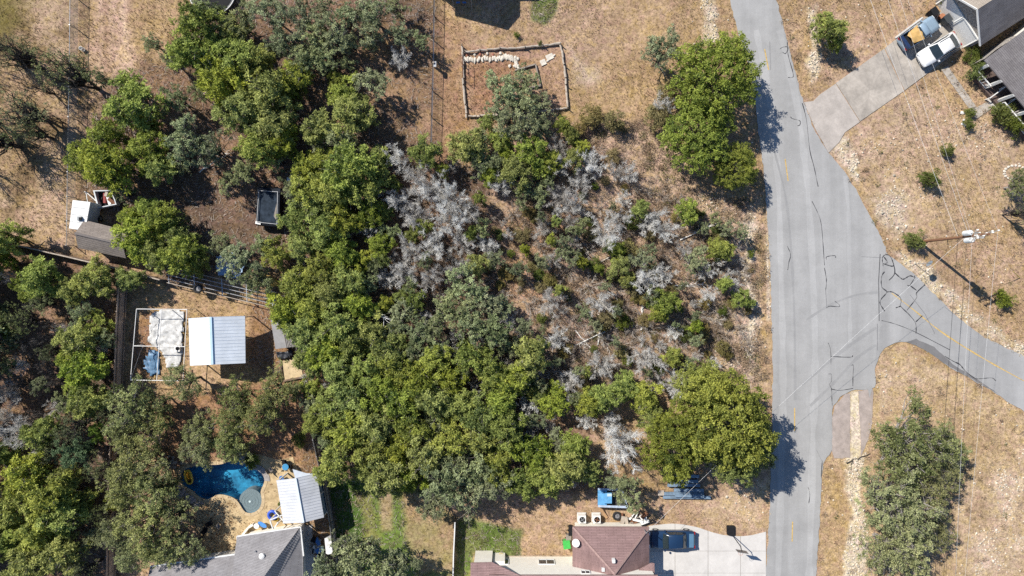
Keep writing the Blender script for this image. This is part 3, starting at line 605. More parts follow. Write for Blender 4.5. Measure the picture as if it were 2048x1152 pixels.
NAMES = {'J': ('juniper_tree', 'yellow-green bushy juniper', 'tree', 'junipers of the thicket and yards'), 'O': ('oak_tree', 'grey-green open oak', 'tree', 'grey-green oaks'), 'S': ('oak_tree', 'dense olive-green oak', 'tree', 'olive-green oaks round the pool yard'),
         'B': ('elm_tree', 'large rounded bright-green tree', 'tree', 'big roadside trees'), 'P': ('thin_oak_tree', 'thin-leaved dark-limbed oak', 'tree', 'thin-leaved oaks by the wire fence'), 'Q': ('gnarled_oak_tree', 'wide pale-limbed gnarled oak', 'tree', 'gnarled oaks by the ditch'),
         'U': ('shrub', 'small rounded green shrub', 'shrub', 'small garden shrubs'), 'Y': ('dry_shrub', 'straw-coloured dry shrub', 'shrub', 'dry shrubs'), 'G': ('mint_tree', 'pale mint-green feathery tree', 'tree', None), 'L': ('lime_bush', 'bright lime-green bush', 'shrub', None),
         'K': ('leafless_tree', 'tall dark leafless tree', 'tree', 'dark leafless trees'),
         'D': ('dead_tree', 'bare grey dead tree', 'dead tree', 'dead grey trees'), 'E': ('dead_brush_tree', 'low bare brown dead tree', 'dead tree', 'low dead trees in the clearing')}
TREES = {
 'J': '''790 370 16,850 456 18,944 468 15,888 344 13,826 472 16,770 420 20,960 400 14,270 205 52,300 252 24,212 328 52,172 318 30,222 268 32,302 303 38,332 340 32,402 52 42,383 105 45,432 118 40,452 172 46,482 118 44,488 232 44,458 66 34,
 542 190 48,592 165 38,546 250 44,520 298 40,572 282 34,690 192 38,702 235 44,642 258 38,675 160 20,702 340 52,652 328 34,612 338 32,732 375 42,757 322 28,622 378 38,682 388 38,522 128 34,850 310 32,930 292 38,
 1065 310 38,1032 345 34,1102 328 26,1160 296 18,1652 62 30,1672 84 20,20 480 36,6 525 28,92 552 40,58 575 26,192 558 40,148 582 28,265 560 25,165 678 38,200 648 26,180 735 40,148 722 26,4 662 25,275 478 42,322 502 38,370 512 42,357 470 32,402 524 28,330 448 34,300 415 27,268 440 26,
 600 440 34,640 412 36,652 460 36,612 492 32,692 442 36,682 500 38,742 432 28,555 508 30,640 540 34,592 577 38,572 620 36,622 612 40,662 582 38,702 562 34,722 612 34,682 642 40,612 666 38,652 702 38,702 690 38,742 660 36,772 702 34,760 492 26,722 522 26,830 602 24,
 622 722 32,682 742 38,732 742 38,792 742 40,762 782 42,702 792 42,662 812 38,640 842 34,702 852 42,752 842 42,802 802 40,842 762 38,872 722 34,822 852 40,872 802 40,900 762 32,922 812 38,962 832 40,1002 802 38,1012 852 40,962 882 38,902 872 40,852 902 40,792 902 40,742 892 38,
 672 925 40,772 942 48,732 932 28,822 952 34,1022 762 38,1062 702 36,1048 742 32,982 742 36,940 712 36,1130 932 42,1098 962 32,1062 902 40,1080 948 32,1042 962 36,1150 892 30,1172 942 28,992 932 38,
 1280 420 20,1372 425 24,1442 502 27,1236 535 24,1330 606 28,1318 630 20,1342 715 20,1252 770 28,1212 792 32,1180 802 28,1290 792 32,1302 832 26,1108 800 30,
 60 950 42,102 985 48,40 1010 46,132 1020 42,80 1060 48,18 1072 42,132 1100 42,60 1125 46,170 1000 28,92 862 34,18 905 28,188 800 36,160 785 26,235 1000 18''',
 'O': '''345 125 22,350 197 30,372 288 44,420 298 38,490 345 28,412 22 28,482 42 34,542 25 40,602 35 38,642 18 34,572 85 38,622 90 38,662 70 36,692 40 32,737 20 40,742 60 32,792 15 26,602 130 34,652 122 30,702 90 22,742 88 20,802 68 25,845 88 18,697 130 18,745 165 34,692 290 34,642 302 22,588 375 24,602 402 28,
 1010 178 36,1050 162 30,1046 202 36,1000 218 30,1076 206 24,1030 250 38,1082 250 28,962 322 28,470 522 38,440 486 28,510 562 34,530 492 26,930 566 38,962 602 36,900 622 40,870 652 32,942 652 38,990 662 36,1002 612 26,832 662 32,862 692 28,802 622 26,
 888 962 50,932 988 42,872 1012 34,952 942 40,990 968 38,862 872 30,912 912 32,1256 985 34,1228 962 22,722 1122 58,652 1138 42,792 1142 46,690 1092 30,1328 100 42,1392 522 26,1300 590 18,15 735 22''',
 'S': '''260 812 46,312 806 34,302 862 44,250 872 36,372 762 38,478 796 38,548 782 40,522 832 42,462 846 42,408 858 36,404 894 38,452 892 38,270 922 46,312 932 38,250 978 42,300 992 46,345 968 24,350 1032 40,290 1052 50,240 1062 38,332 1092 46,262 1112 42,382 1092 34,480 900 24,590 775 22''',
 'B': '1428 154 84,1394 266 72,1468 336 46,1446 838 96,1352 890 70,1478 892 70,1402 778 56',
 'P': '20 108 48,122 142 58,28 218 50,60 262 34,2040 425 24,40 640 34',
 'Q': '1822 890 80,1884 892 46,1870 966 52,1788 1008 78,1790 1098 68,1866 1060 42,2034 370 32',
 'U': '1893 300 15,1855 358 22,1825 480 21,2006 598 21,1940 226 11,1938 248 13,1946 106 18,1950 142 22,2002 226 25,2026 250 22,1890 6 13,1500 508 9,1045 1130 8,600 880 16,505 920 16,1190 372 9,1034 70 7,1080 88 6,560 1008 5',
 'Y': '1228 242 24,1182 232 26,1160 255 16,1255 500 20,1100 560 16,1335 190 26,1310 236 28,1130 700 18,1210 640 18,1290 640 16,1240 700 16,1180 470 14',
 'K': '12 92 44,62 168 40,20 236 42,92 232 34,110 112 30,60 700 34,110 640 26,30 770 34,110 760 24,70 830 28',
 'G': '152 905 36,178 892 20', 'L': '205 860 20',
 'D': '''800 115 26,793 315 28,830 358 38,862 378 40,905 398 40,800 402 36,832 432 38,900 442 40,942 428 28,742 462 22,870 492 36,920 482 34,975 490 28,820 502 34,810 542 34,770 556 26,862 556 30,922 536 28,850 630 20,1120 332 28,1182 326 34,1160 362 30,1122 392 36,1152 412 32,1215 466 42,1240 440 26,1300 440 34,1330 462 28,1372 500 26,1410 542 24,1416 590 22,1290 558 34,1332 552 28,
 1100 602 34,1200 602 32,1112 682 32,1202 732 36,1292 712 38,1140 762 34,1312 762 26,1352 772 30,1236 890 58,1222 842 26,1100 852 26,1172 842 22,1000 372 28,1322 212 24,15 552 22,40 872 52,12 792 34,720 640 18,660 770 18,880 690 18,1020 640 20,700 460 18,600 520 18,905 330 18,1060 860 18,845 800 16,950 770 16''',
 'E': '''1140 540 30,1082 492 26,1062 612 28,1150 640 28,1182 572 26,1240 582 26,1152 702 28,1252 692 28,1232 762 26,1100 746 24,1130 822 22,1060 560 20,1180 500 20,1330 500 24,1260 620 26,1380 560 22,1210 680 24,1300 660 24,1370 640 20,1160 600 22,1110 640 22,1340 520 20,1250 470 18,1400 480 18,880 590 20,1010 590 18,980 560 16'''}
LANDMARKS = [('the white metal canopy', 434, 682), ('the curved blue pool', 450, 960), ('the maroon-roofed house', 1225, 1100), ('the black rail-sided trailer', 537, 412), ('the stone-edged garden', 1030, 160), ('the leaning-looking utility pole', 1850, 482), ('the parked white car', 1877, 100), ('the weathered grey shed', 207, 478), ('the road junction', 1690, 600), ('the basketball hoop', 1462, 1065), ('the pale metal patio roof', 602, 1000), ('the upper roadside tree', 1436, 160), ('the lower roadside tree', 1452, 838), ('the dirt track', 240, 80), ('the wooden privacy fence', 240, 860), ('the cleared slope', 1080, 520), ('the green striped lawn', 740, 1040), ('the heart of the thicket', 800, 680), ('the culvert apron', 1705, 840), ('the pale ditch', 1710, 1050)]
LANDMARKS += [('the left picture edge', -60, 800), ('the upper left corner', 0, 0)]
DIRS = ['right of', 'upper right of', 'above', 'upper left of', 'left of', 'lower left of', 'below', 'lower right of']
ORD = ['nearest', 'second nearest', 'third nearest', 'fourth nearest', 'fifth nearest', 'sixth nearest', 'seventh nearest', 'eighth nearest', 'ninth nearest', 'tenth nearest', 'eleventh nearest', 'twelfth nearest'] + [f'{w_} nearest' for w_ in 'thirteenth fourteenth fifteenth sixteenth seventeenth eighteenth nineteenth twentieth'.split()]
def place_labels(items):
    """items: (kind, px, py) -> label that says which landmark each stands by, on which side, and how near"""
    loc = []
    for k, x, y in items:
        c = [l for l in LANDMARKS if hypot(l[1] - x, l[2] - y) > 25]; l = min(c, key=lambda l: hypot(l[1] - x, l[2] - y)); a = atan2(l[2] - y, x - l[1])
        loc.append((NAMES[k][1], l[0], int(round(a / (pi / 4))) % 8, hypot(l[1] - x, l[2] - y)))
    out = []
    for k in loc:
        rk = sorted(q[3] for q in loc if q[:3] == k[:3]).index(k[3]); n = sum(q[:3] == k[:3] for q in loc)
        out.append(f'{k[0]} {DIRS[k[2]]} {k[1]}' + (f', {ORD[min(rk, 19)]} there' if n > 1 else ''))
    return out
items = [(k, *map(float, e.split())) for k, s_ in TREES.items() for e in s_.replace('\n', '').split(',') if e.strip()]
def fill(poly, n, kinds, r0, r1, f, seed):
    rq = random.Random(seed); xs_ = [p[0] for p in poly]; ys_ = [p[1] for p in poly]; got = 0
    for _ in range(n * 60):
        if got >= n: break
        x, y, r = rq.uniform(min(xs_), max(xs_)), rq.uniform(min(ys_), max(ys_)), rq.uniform(r0, r1)
        if not inside(np.array([x]), np.array([y]), poly)[0] or any(hypot(x - q[1], y - q[2]) < f * (r + q[3]) for q in items): continue
        items.append((rq.choice(kinds), round(x), round(y), r)); got += 1
CLEAR = [(985, 300), (1130, 290), (1230, 300), (1290, 380), (1400, 400), (1490, 470), (1500, 700), (1410, 730), (1320, 800), (1100, 800), (1030, 700), (985, 520)]
fill(CLEAR, 44, 'DDEEE', 13, 26, .62, 1); fill([(1020, 420), (1200, 420), (1480, 440), (1480, 700), (1330, 780), (1080, 770)], 46, 'JOOOYY', 10, 19, .5, 9); fill(CLEAR, 16, 'JOO', 14, 24, .52, 13); fill([(940, 250), (1140, 240), (1180, 300), (1100, 400), (960, 360)], 12, 'JOO', 16, 30, .6, 10); fill(CLEAR, 46, 'EEEYYYUDD', 9, 18, .6, 2); fill(CLEAR, 34, 'UUYYO', 6, 12, .55, 3)
WOODS = [(580, 330), (780, 300), (960, 440), (1000, 560), (1080, 680), (1180, 960), (1000, 990), (720, 950), (640, 860), (570, 640)]
fill(WOODS, 40, 'JOOD', 16, 26, .62, 4); fill(WOODS, 44, 'DDEEO', 11, 20, .56, 5)
fill([(200, 150), (400, 30), (850, 0), (850, 90), (760, 200), (720, 320), (560, 330), (480, 480), (330, 440), (190, 380)], 12, 'OOE', 14, 24, .75, 6)
fill([(0, 520), (220, 560), (225, 860), (190, 1152), (0, 1152)], 16, 'JOOP', 20, 38, .66, 7); fill([(0, 620), (215, 640), (215, 900), (0, 900)], 8, 'DK', 20, 30, .5, 8)
fill([(-170, 480), (-22, 480), (-22, 1150), (-170, 1150)], 16, 'JOJS', 44, 60, .62, 11); fill([(-120, 20), (-20, 20), (-20, 330), (-120, 330)], 4, 'PK', 40, 50, .6, 12)
labels = place_labels([(k, x, y) for k, x, y, r in items])
rd = random.Random(12)
for i, ((k, x, y, r), lab) in enumerate(zip(items, labels)):
    K = KIND[k]; tm, cm, *ex = K['var'][i % len(K['var'])]; nm, _, cat, grp = NAMES[k]
    s0 = r / PXM / K['R']; h = K['zc'] * min(s0, 1.35); s_ = s0 * (CAMH - h) / CAMH * 1.04; p = P(x, y, h)
    rd = random.Random(int(x * 71 + y * 137 + r * 3)); tm, cm, *ex = K['var'][rd.randrange(len(K['var']))]; tint = (rd.random(), rd.random(), rd.random(), 1)
    root = thing(nm, lab, cat, (p.x, p.y, -0.03), rd.uniform(0, 2 * pi), grp)
    zs = min(max(s_, .55), 1.3) if k not in 'UY' else s_ * rd.uniform(.85, 1.1)
    if k in 'DEK': zs *= rd.uniform(.9, 1.3)
    root.scale = (s_, s_ * rd.uniform(.9, 1.1), zs * rd.uniform(.9, 1.12))
    dead = k in 'DEK'
    for pn, me in (('trunk', tm), ('branches' if dead else 'crown', cm), *(('bare_twigs', e_) for e_ in ex)):
        o = bpy.data.objects.new(pn, me); COL.objects.link(o); o.parent = root; o.color = tint
        if pn == 'bare_twigs': o['kind'] = 'stuff'

# fallen, cut trees lying in the clearing
for i, (x, y, a, L, lab) in enumerate(((1215, 660, 205, 4.2, 'long bare fallen trunk lying towards the middle of the clearing'), (1195, 690, 80, 3.6, 'thin pale fallen pole standing out upright below the clearing centre'), (1282, 660, 88, 2.8, 'short straight pale fallen pole in the clearing'), (1190, 530, 30, 3.0, 'curved dark fallen branch by the upper clearing'), (1360, 480, 25, 4.0, 'pale fallen trunk pointing to the road beside the rounded juniper'), (1300, 720, 330, 3.8, 'white fallen branch with side limbs near the lower clearing'), (1330, 575, 5, 4.0, 'thin fallen pole lying level near the oak shrub'), (1150, 660, 310, 3.2, 'reddish fallen trunk left of the clearing centre'), (725, 600, 328, 3.4, 'grey fallen branch lying across the juniper tops'), (400, 345, 35, 3.6, 'mottled pale fallen log under the oaks left of the trailer'))):
    rg = np.random.default_rng(300 + i); sg = []; t_ = radians(a); d = np.array([cos(t_), sin(t_), .03]); p = P(x, y); h0 = 2.6 if i == 8 else .12
    p0 = np.array([0, 0, h0]); pts = limb(sg, p0, p0 + d * L, .09, .035, rg, 6, .03)
    tr = thing('fallen_branch', lab, 'fallen branch', p, 0, 'fallen branches'); st = []
    for q in pts[3:]:
        for _ in range(4):
            dd = unit(d * .9 + rg.normal(size=3) * np.array([.6, .6, .25])); limb(st, q, q + dd * rg.uniform(.5, 1.3), .03, .012, rg, 2, .08)
    for pn, ss in (('log', sg), ('side_branches', st)):
        o = put(pn, tubes_mesh(pn, ss, 5), dead_b if i in (3, 7) else dead_m, tr)

# ---------------------------------------------------------------- ground cover nobody could count
NOGO = [ROADPOLY, SIDE, POOL, DECK, [(1607, 200), (1850, 30), (1940, 90), (1657, 310)], [(1297, 1045), (1533, 1060), (1533, 1160), (1297, 1160)], [(1140, 1040), (1300, 1040), (1300, 1160), (930, 1160), (945, 1112), (1140, 1112)], [(470, 1060), (610, 1045), (625, 1160), (280, 1160)], [(1885, 0), (2060, -10), (2060, 230), (1960, 130)], [(1664, 780), (1748, 778), (1725, 915), (1664, 915)]]
def free_points(n, seed, x0=-40, x1=2090, y0=-40, y1=1190):
    rg = np.random.default_rng(seed); x = rg.uniform(x0, x1, n); y = rg.uniform(y0, y1, n); ok = np.ones(n, bool)
    jx, jy = x + (fbm(x, y, 12, 601) - .5) * 15, y + (fbm(x, y, 12, 611) - .5) * 15
    for q in NOGO: ok &= ~(inside(jx, jy, q) if q is ROADPOLY or q is SIDE else inside(x, y, q))
    return x[ok], y[ok], rg
def colour_mat(name, trans=0.0, rough=.95):
    m, t, b = nodes_of(name); a = N(t, 'Attribute', attribute_name='soil'); t.links.new(a.outputs['Color'], b.inputs['Base Color'])
    b.inputs['Roughness'].default_value = rough; b.inputs['Specular IOR Level'].default_value = .1; return m
def stuff(name, V, F, c, m, lab, cat): return tag(put(name, fast_mesh(name, V, F, {'soil': c}), m), lab, cat, kind='stuff')
x, y, rg = free_points(190000, 1); den = np.clip((fbm(x, y, 70, 201) - .25) * 2.2, .12, 1); dark = ground_px(x, y)[0].sum(1) < .33; ok = rg.random(len(x)) < den * np.where(dark & (ground_px(x, y)[0][:, 1] < ground_px(x, y)[0][:, 0]), .25, 1)
x, y = x[ok], y[ok]; c, z = ground_px(x, y); n = len(x); wx, wy = (x - CX) / PXM, (CY - y) / PXM
a = rg.uniform(0, 2 * pi, (n, 3)); hgt = (rg.uniform(.06, .24, n) * (.5 + 1.1 * fbm(x, y, 50, 77)))[:, None] * rg.uniform(.6, 1.2, (n, 3)); ln = rg.uniform(.04, .16, (n, 3)); bw = .026
b0 = np.stack([wx[:, None] + 0 * a, wy[:, None] + 0 * a, z[:, None] + 0 * a], -1); pr = np.stack([-np.sin(a), np.cos(a), 0 * a], -1) * bw; tip = b0 + np.stack([np.cos(a) * ln, np.sin(a) * ln, hgt], -1)
V = np.stack([b0 - pr, b0 + pr, tip], 2).reshape(-1, 3); F = np.arange(len(V)).reshape(-1, 3)
straw = (rg.random((n, 1)) < .3) & (c[:, :1] > c[:, 1:2] * 1.1); cc = c * rg.uniform(.6, 1.5, (n, 1)) * np.array([1.05, 1.05, .95]); cc = np.where(straw, cc * .45 + np.array([.33, .26, .15]), cc); cc = np.repeat(np.clip(cc, 0, 1), 9, 0)
stuff('dry_grass', V, F, cc, colour_mat('grass_blades'), 'short dry straw-coloured grass over the open ground', 'grass')
# twigs and leaf litter
NOGO.append([(915, 80), (1145, 80), (1145, 240), (925, 245)]); x, y, rg = free_points(52000, 2, 150, 1540); lit = ground_px(x, y)[0].sum(1) < .5; ok = lit | (inside(x, y, [(980, 300), (1500, 380), (1530, 780), (1000, 800)])); x, y = x[ok], y[ok]; n = len(x); c, z = ground_px(x, y)
wx, wy = (x - CX) / PXM, (CY - y) / PXM; a = rg.uniform(0, 2 * pi, n); L = rg.uniform(.1, .6, n); wd = rg.uniform(.008, .025, n); z0 = z + rg.uniform(.0, .06, n); z1 = z + rg.uniform(.01, .16, n)
dx, dy = np.cos(a) * L / 2, np.sin(a) * L / 2; ex, ey = -np.sin(a) * wd, np.cos(a) * wd
V = np.stack([np.stack([wx - dx - ex, wy - dy - ey, z0], -1), np.stack([wx + dx - ex, wy + dy - ey, z1], -1), np.stack([wx + dx + ex, wy + dy + ey, z1], -1), np.stack([wx - dx + ex, wy - dy + ey, z0], -1)], 1).reshape(-1, 3)
tone = rg.random((n, 1)); cc = np.repeat(np.array([.09, .06, .04]) * (1 - tone) + np.array([.44, .38, .33]) * tone, 4, 0)
stuff('twig_litter', V, np.arange(len(V)).reshape(-1, 4), cc, colour_mat('twigs'), 'grey and brown twig litter scattered under the trees', 'litter')
# limestone rubble where the ground is pale rock
x, y, rg = free_points(120000, 3, 1380, 2080); c, z = ground_px(x, y); pale = np.clip((c[:, 2] - .2) * 6, 0, 1); ok = rg.random(len(x)) < np.maximum(pale * .5, .006); x, y, z = x[ok], y[ok], z[ok]; n = len(x)
s_ = rg.uniform(.03, .1, n) * np.where(rg.random(n) < .05, 1.7, 1); cube = np.array([(-1, -1, -.6), (1, -1, -.6), (1, 1, -.6), (-1, 1, -.6), (-.7, -.7, .7), (.7, -.7, .7), (.7, .7, .7), (-.7, .7, .7)])
V = cube[None] * s_[:, None, None] * rg.uniform(.6, 1.3, (n, 8, 3)); a = rg.uniform(0, 2 * pi, n); ca, sa = np.cos(a)[:, None], np.sin(a)[:, None]
V = np.stack([V[..., 0] * ca - V[..., 1] * sa + ((x - CX) / PXM)[:, None], V[..., 0] * sa + V[..., 1] * ca + ((CY - y) / PXM)[:, None], V[..., 2] + z[:, None] + .015], -1).reshape(-1, 3)
f6 = np.array([(4, 5, 6, 7), (0, 1, 5, 4), (1, 2, 6, 5), (2, 3, 7, 6), (3, 0, 4, 7)]); F = (np.arange(n)[:, None, None] * 8 + f6[None]).reshape(-1, 4)
cc = np.repeat(np.array([.56, .5, .41]) * rg.uniform(.55, 1.2, (n, 1)), 8, 0)
stuff('limestone_rubble', V, F, cc, colour_mat('limestone'), 'pale limestone rubble along the road verges and ditch', 'rubble')
# low dry brush on the slope beside the road
Vs, Cs = [], []; rg = np.random.default_rng(4)
bx, by, _ = free_points(2600, 6, 990, 1545, 240, 800); bp = [(px_, py_, rg.uniform(.25, .75)) for px_, py_ in zip(bx, by) if inside(px_, py_, [(1150, 250), (1300, 240), (1420, 390), (1530, 400), (1538, 770), (1400, 740), (1120, 790), (1000, 680), (1000, 450)]) and rg.random() < .2 + .7 * (fbm(np.array([px_]), np.array([py_]), 60, 333)[0] > .47)]
bx, by, _ = free_points(2200, 8, 190, 1545, 0, 1110); bp += [(px_, py_, rg.uniform(.18, .5)) for px_, py_ in zip(bx, by) if ground_px(np.array([px_]), np.array([py_]))[0].sum() < .42 and rg.random() < .5]
bx, by, _ = free_points(900, 9, 1560, 2070, 0, 1150); bp += [(px_, py_, rg.uniform(.12, .3)) for px_, py_ in zip(bx, by) if rg.random() < .4]
for px_, py_, r in bp:
    k = int(70 * r / .5); p = np.array([(px_ - CX) / PXM, (CY - py_) / PXM, 0]); d = unit(rg.normal(size=(k, 3)) * np.array([1, 1, .7]) + np.array([0, 0, .35])); d[:, 2] = np.abs(d[:, 2])
    pos = p + d * r * rg.uniform(.2, .9, (k, 1)) * np.array([1, 1, .7]); nn = unit(d + rg.normal(size=(k, 3)) * .8)
    Vs.append(leaf_quads(pos, nn, d, .26, .045, rg)); tn = rg.random(); base = np.array([.25, .17, .105]) * (1 - tn) + np.array([.34, .27, .2]) * tn
    if rg.random() < .1: base = np.array([.12, .13, .04])
    Cs.append(np.repeat(base * rg.uniform(.65, 1.25, (k, 1)), 4, 0))
V = np.vstack(Vs); stuff('dry_brush', V, np.arange(len(V)).reshape(-1, 4), np.vstack(Cs), colour_mat('brush'), 'low grey-brown dry brush tufts across the cleared slope', 'brush')

# ---------------------------------------------------------------- shared materials for built things
white = mat('white_paint', (0.74, 0.73, 0.70), .6, .08, 2); trim = mat('white_trim', (0.7, 0.7, 0.68), .5, .08, 2); stucco = mat('cream_stucco', (0.72, 0.69, 0.62), .9, .07, 1.5, .15)
glass = glass_mat(); black = mat('black_plastic', (0.018, 0.018, 0.02), .75, .3, 3, spec=.12); rubber = mat('tyre_rubber', (0.02, 0.02, 0.021), .8, .25, 4); steel = mat('galvanised_steel', (0.42, 0.43, 0.44), .4, .15, 3, metal=.6)
wood = mat('weathered_wood', (0.20, 0.14, 0.10), .9, .35, 2.5, .3, stretch=(1, 1, 6)); greywood = mat('grey_wood', (0.27, 0.235, 0.20), .9, .3, 2.5, .3); log_m = mat('bleached_log', (0.42, 0.36, 0.30), .9, .25, 2.5, .2)
stone = mat('pale_stone', (0.60, 0.55, 0.47), .9, .25, 2, .3); rust = mat('rusty_steel', (0.19, 0.085, 0.045), .85, .35, 3); blue_p = mat('blue_plastic', (0.05, 0.18, 0.48), .5, .2, 2)
def quad_at(m, a, b, c, d): return m.add([a, b, c, d], [(0, 1, 2, 3)])
def roof_ribs(m, e0, e1, r1, r0, n, w_=.05, h_=.02):
    """raised seams from eave line e0-e1 up to ridge line r0-r1"""
    for i in range(n + 1):
        u = i / n; a = e0.lerp(e1, u); b_ = r0.lerp(r1, u); up = Vector((0, 0, h_ / 2 + .004)); m.beam(a + up, b_ + up, w_, h_)
    return m
def window(parent, c, along, up, w_, h_, out):
    """frame and pane on a wall: c centre, along/up unit vectors, out = wall normal"""
    f = MB(); A, U, O = along * w_ / 2, up * h_ / 2, out; t_ = .07
    for a, b_ in ((c - A - U, c + A - U), (c - A + U, c + A + U), (c - A - U, c - A + U), (c + A - U, c + A + U), (c - U, c + U)): f.beam(a + O * .04, b_ + O * .04, .08, t_)
    fr = f.build('window', trim, parent); p = MB(); quad_at(p, c - A - U + O * .015, c + A - U + O * .015, c + A + U + O * .015, c - A + U + O * .015); p.build('pane', glass, fr)
def lw(h=0): return (CAMH - h) / CAMH / PXM

# ---------------------------------------------------------------- maroon-roofed house (bottom centre)
mar = lambda r, n: shingle_mat('maroon_shingle_' + n, (0.225, 0.148, 0.142), (0.262, 0.172, 0.166), r)
hB = thing('maroon_house', 'white house with maroon hipped shingle roof beside the pale driveway', 'house', P(1225, 1100))
NW, NE, A_, R_ = P(1146, 1054.5, 2.7), P(1297.5, 1055, 2.7), P(1229, 1148, 4.95), P(1229, 1148, 4.95) + Vector((0, -6, 0))
SW, SE = Vector((NW.x, -36.5, 2.7)), Vector((NE.x + .05, -36.5, 2.7))
for pts, n, r in (([NW, NE, A_], 'a', 0), ([NW, SW, R_, A_], 'b', pi / 2), ([NE, SE, R_, A_], 'c', pi / 2)): MB().slab(pts, .14).build('roof_slope', mar(r, n), hB)
ridge = mat('maroon_ridge', (0.30, 0.20, 0.18), .9, .2, 4)
for a, b_ in ((NW, A_), (NE, A_), (A_, R_)): MB().beam(a + Vector((0, 0, .03)), b_ + Vector((0, 0, .03)), .2, .06).build('ridge_cap', ridge, hB)
MB().prism([(NW.x + .45, NW.y - .45), (NE.x - .45, NW.y - .45), (NE.x - .45, -36), (NW.x + .45, -36)], 0, 2.62).build('wall', stucco, hB)
for a, b_ in ((NW, NE), (NE, SE), (NW, SW)): MB().beam(a - Vector((0, 0, .12)), b_ - Vector((0, 0, .12)), .09, .16).build('gutter', ridge, hB)
YW = -29.8; X0, X1 = (987 - CX) / PXM, (1290 - CX) / PXM
MB().prism([(X0, YW), (X1, YW), (X1, -37), (X0, -37)], 0, 5.0).build('upper_wall', stucco, hB)
MB().slab([Vector((X0 - .3, YW + .12, 5.0)), Vector((X1 + .3, YW + .12, 5.0)), Vector((X1 + .3, -35, 6.9)), Vector((X0 - .3, -35, 6.9))], .14).build('upper_roof', mar(0, 'd'), hB)
xa, up, out = Vector((1, 0, 0)), Vector((0, 0, 1)), Vector((0, 1, 0))
for px_, h, w_, hh in ((1093, 1.55, 1.7, 1.25), (1008, 1.55, .95, 1.3), (1171, 4.1, .9, .8)): window(hB, Vector(((px_ - CX) * lw(h), YW, h)), xa, up, w_, hh, out)
MB().box(((998 - CX) * lw(1), YW + .2, 1.1), (1.3, .38, 2.2)).build('bay', stucco, hB)
MB().beam(Vector((X0 - 2, YW + .02, .12)), Vector((NW.x + .4, YW + .02, .12)), .1, .24).build('plinth', mat('beige_plinth', (.5, .42, .33), .9), hB)
a, b_, c, d = P(941, 1126, 4.2), P(985, 1125, 4.2), P(1050, 1156, 5.3), P(941, 1200, 5.6)
MB().slab([a, b_, c, d], .14).build('side_roof', mar(0, 'e'), hB); MB().prism([(a.x + .3, a.y - .4), (b_.x - .1, a.y - .4), (b_.x - .1, -34), (a.x + .3, -34)], 0, 4.0).build('side_wall', stucco, hB)
MB().slab([P(1278, 1139, 3.6), P(1303, 1126, 3.6), P(1309, 1127, 3.6), P(1309, 1180, 4.2), P(1278, 1180, 4.2)], .12).build('porch_roof', mar(0.4, 'f'), hB)
for px_, py_ in ((1281, 1142), (1306, 1132)): MB().beam(P(px_, py_ + 1, 0), Vector((*P(px_, py_ + 1, 3.5).xy, 3.5)), .14, .14).build('porch_post', trim, hB)
for px_, py_ in ((1227, 1121), (1206, 1138)): MB().box(P(px_, py_, 4.5 if px_ > 1210 else 4.3), (.3, .36, .5)).build('roof_vent', trim, hB)
MB().tube(P(1288, 1058, 2.7), Vector((*P(1288, 1058, 2.7).xy, 3.9)), .045).build('service_mast', steel, hB)

# ---------------------------------------------------------------- grey-roofed house (bottom left)
greyA = lambda r, n: shingle_mat('grey_shingle_' + n, (0.245, 0.235, 0.24), (0.275, 0.265, 0.27), r, .13, 1.1)
hA = thing('grey_house', 'low house with light grey roof beside the pool terrace', 'house', P(540, 1120))
L_, R0, AP = P(474, 1073, 2.8), P(600, 1054, 2.8), P(514, 1172, 5.2)
W1, W2, W3 = P(476, 1108, 2.8), P(300, 1133, 2.8), P(280, 1240, 4.6)
MB().slab([L_, R0, AP, Vector((L_.x + .1, AP.y, 4.6))], .14).build('roof_slope', greyA(.15, 'a'), hA)
MB().slab([W1 - Vector((0, 0, .004)), W2, W3, Vector((L_.x + .3, W3.y, 4.6))], .14).build('wing_roof', greyA(.15, 'b'), hA)
nrm = Vector((1.22, -.88, 0)) * .92
f0, f1 = R0 + Vector((.0, -.15, 0)), AP; g0, g1 = R0 + nrm * .25 + Vector((0, -.25, -.15)), AP + nrm - Vector((0, 0, 1.25))
MB().slab([f0, f1, g1, g0], .1).build('steep_slope', mat('grey_metal_roof', (0.25, 0.245, 0.25), .6, .1, 2), hA)  # plain grey metal, dark only through the steep angle of the slope
roof_ribs(MB(), f0, f1, g1, g0, 26, .045, .05).build('standing_seams', mat('seam_metal', (0.32, 0.31, 0.32), .6, .1, 2), hA)
E1 = Vector((P(606, 1130, 2.6).x, -36, 2.6)); MB().slab([g0, g1, Vector((g1.x, -36, g1.z)), E1, P(606, 1110, 2.62), P(603, 1075, 2.64)], .1).build('lower_slope', greyA(.1, 'c'), hA)
MB().prism([(L_.x + .4, L_.y - .5), (R0.x - .4, R0.y - .5), (E1.x - .4, -36), (W2.x, -36), (W2.x + .5, W2.y - .4), (W1.x + .4, W1.y - .4)], 0, 2.5).build('wall', stucco, hA)
for a, b_ in ((L_, R0), (R0 + Vector((.05, 0, 0)), P(607, 1112, 2.65)), (W1, W2), (L_, W1)): MB().beam(a - Vector((0, 0, .06)), b_ - Vector((0, 0, .06)), .13, .16).build('gutter', trim, hA)
MB().lathe(P(526, 1110, 3.55), [(.2, 0), (.2, .25), (.32, .28), (.3, .4), (.12, .48)], 12).build('roof_vent', white, hA); MB().tube(P(513, 1100, 3.3), P(513, 1100, 3.3) + Vector((0, 0, .45)), .06).build('vent_pipe', steel, hA)
yy = MB(); quad_at(yy, P(604, 1052, .012), P(624, 1050, .012), P(632, 1180, .012), P(604, 1180, .012)); pth = yy.build('side_path', conc2); tag(pth, kind='structure')

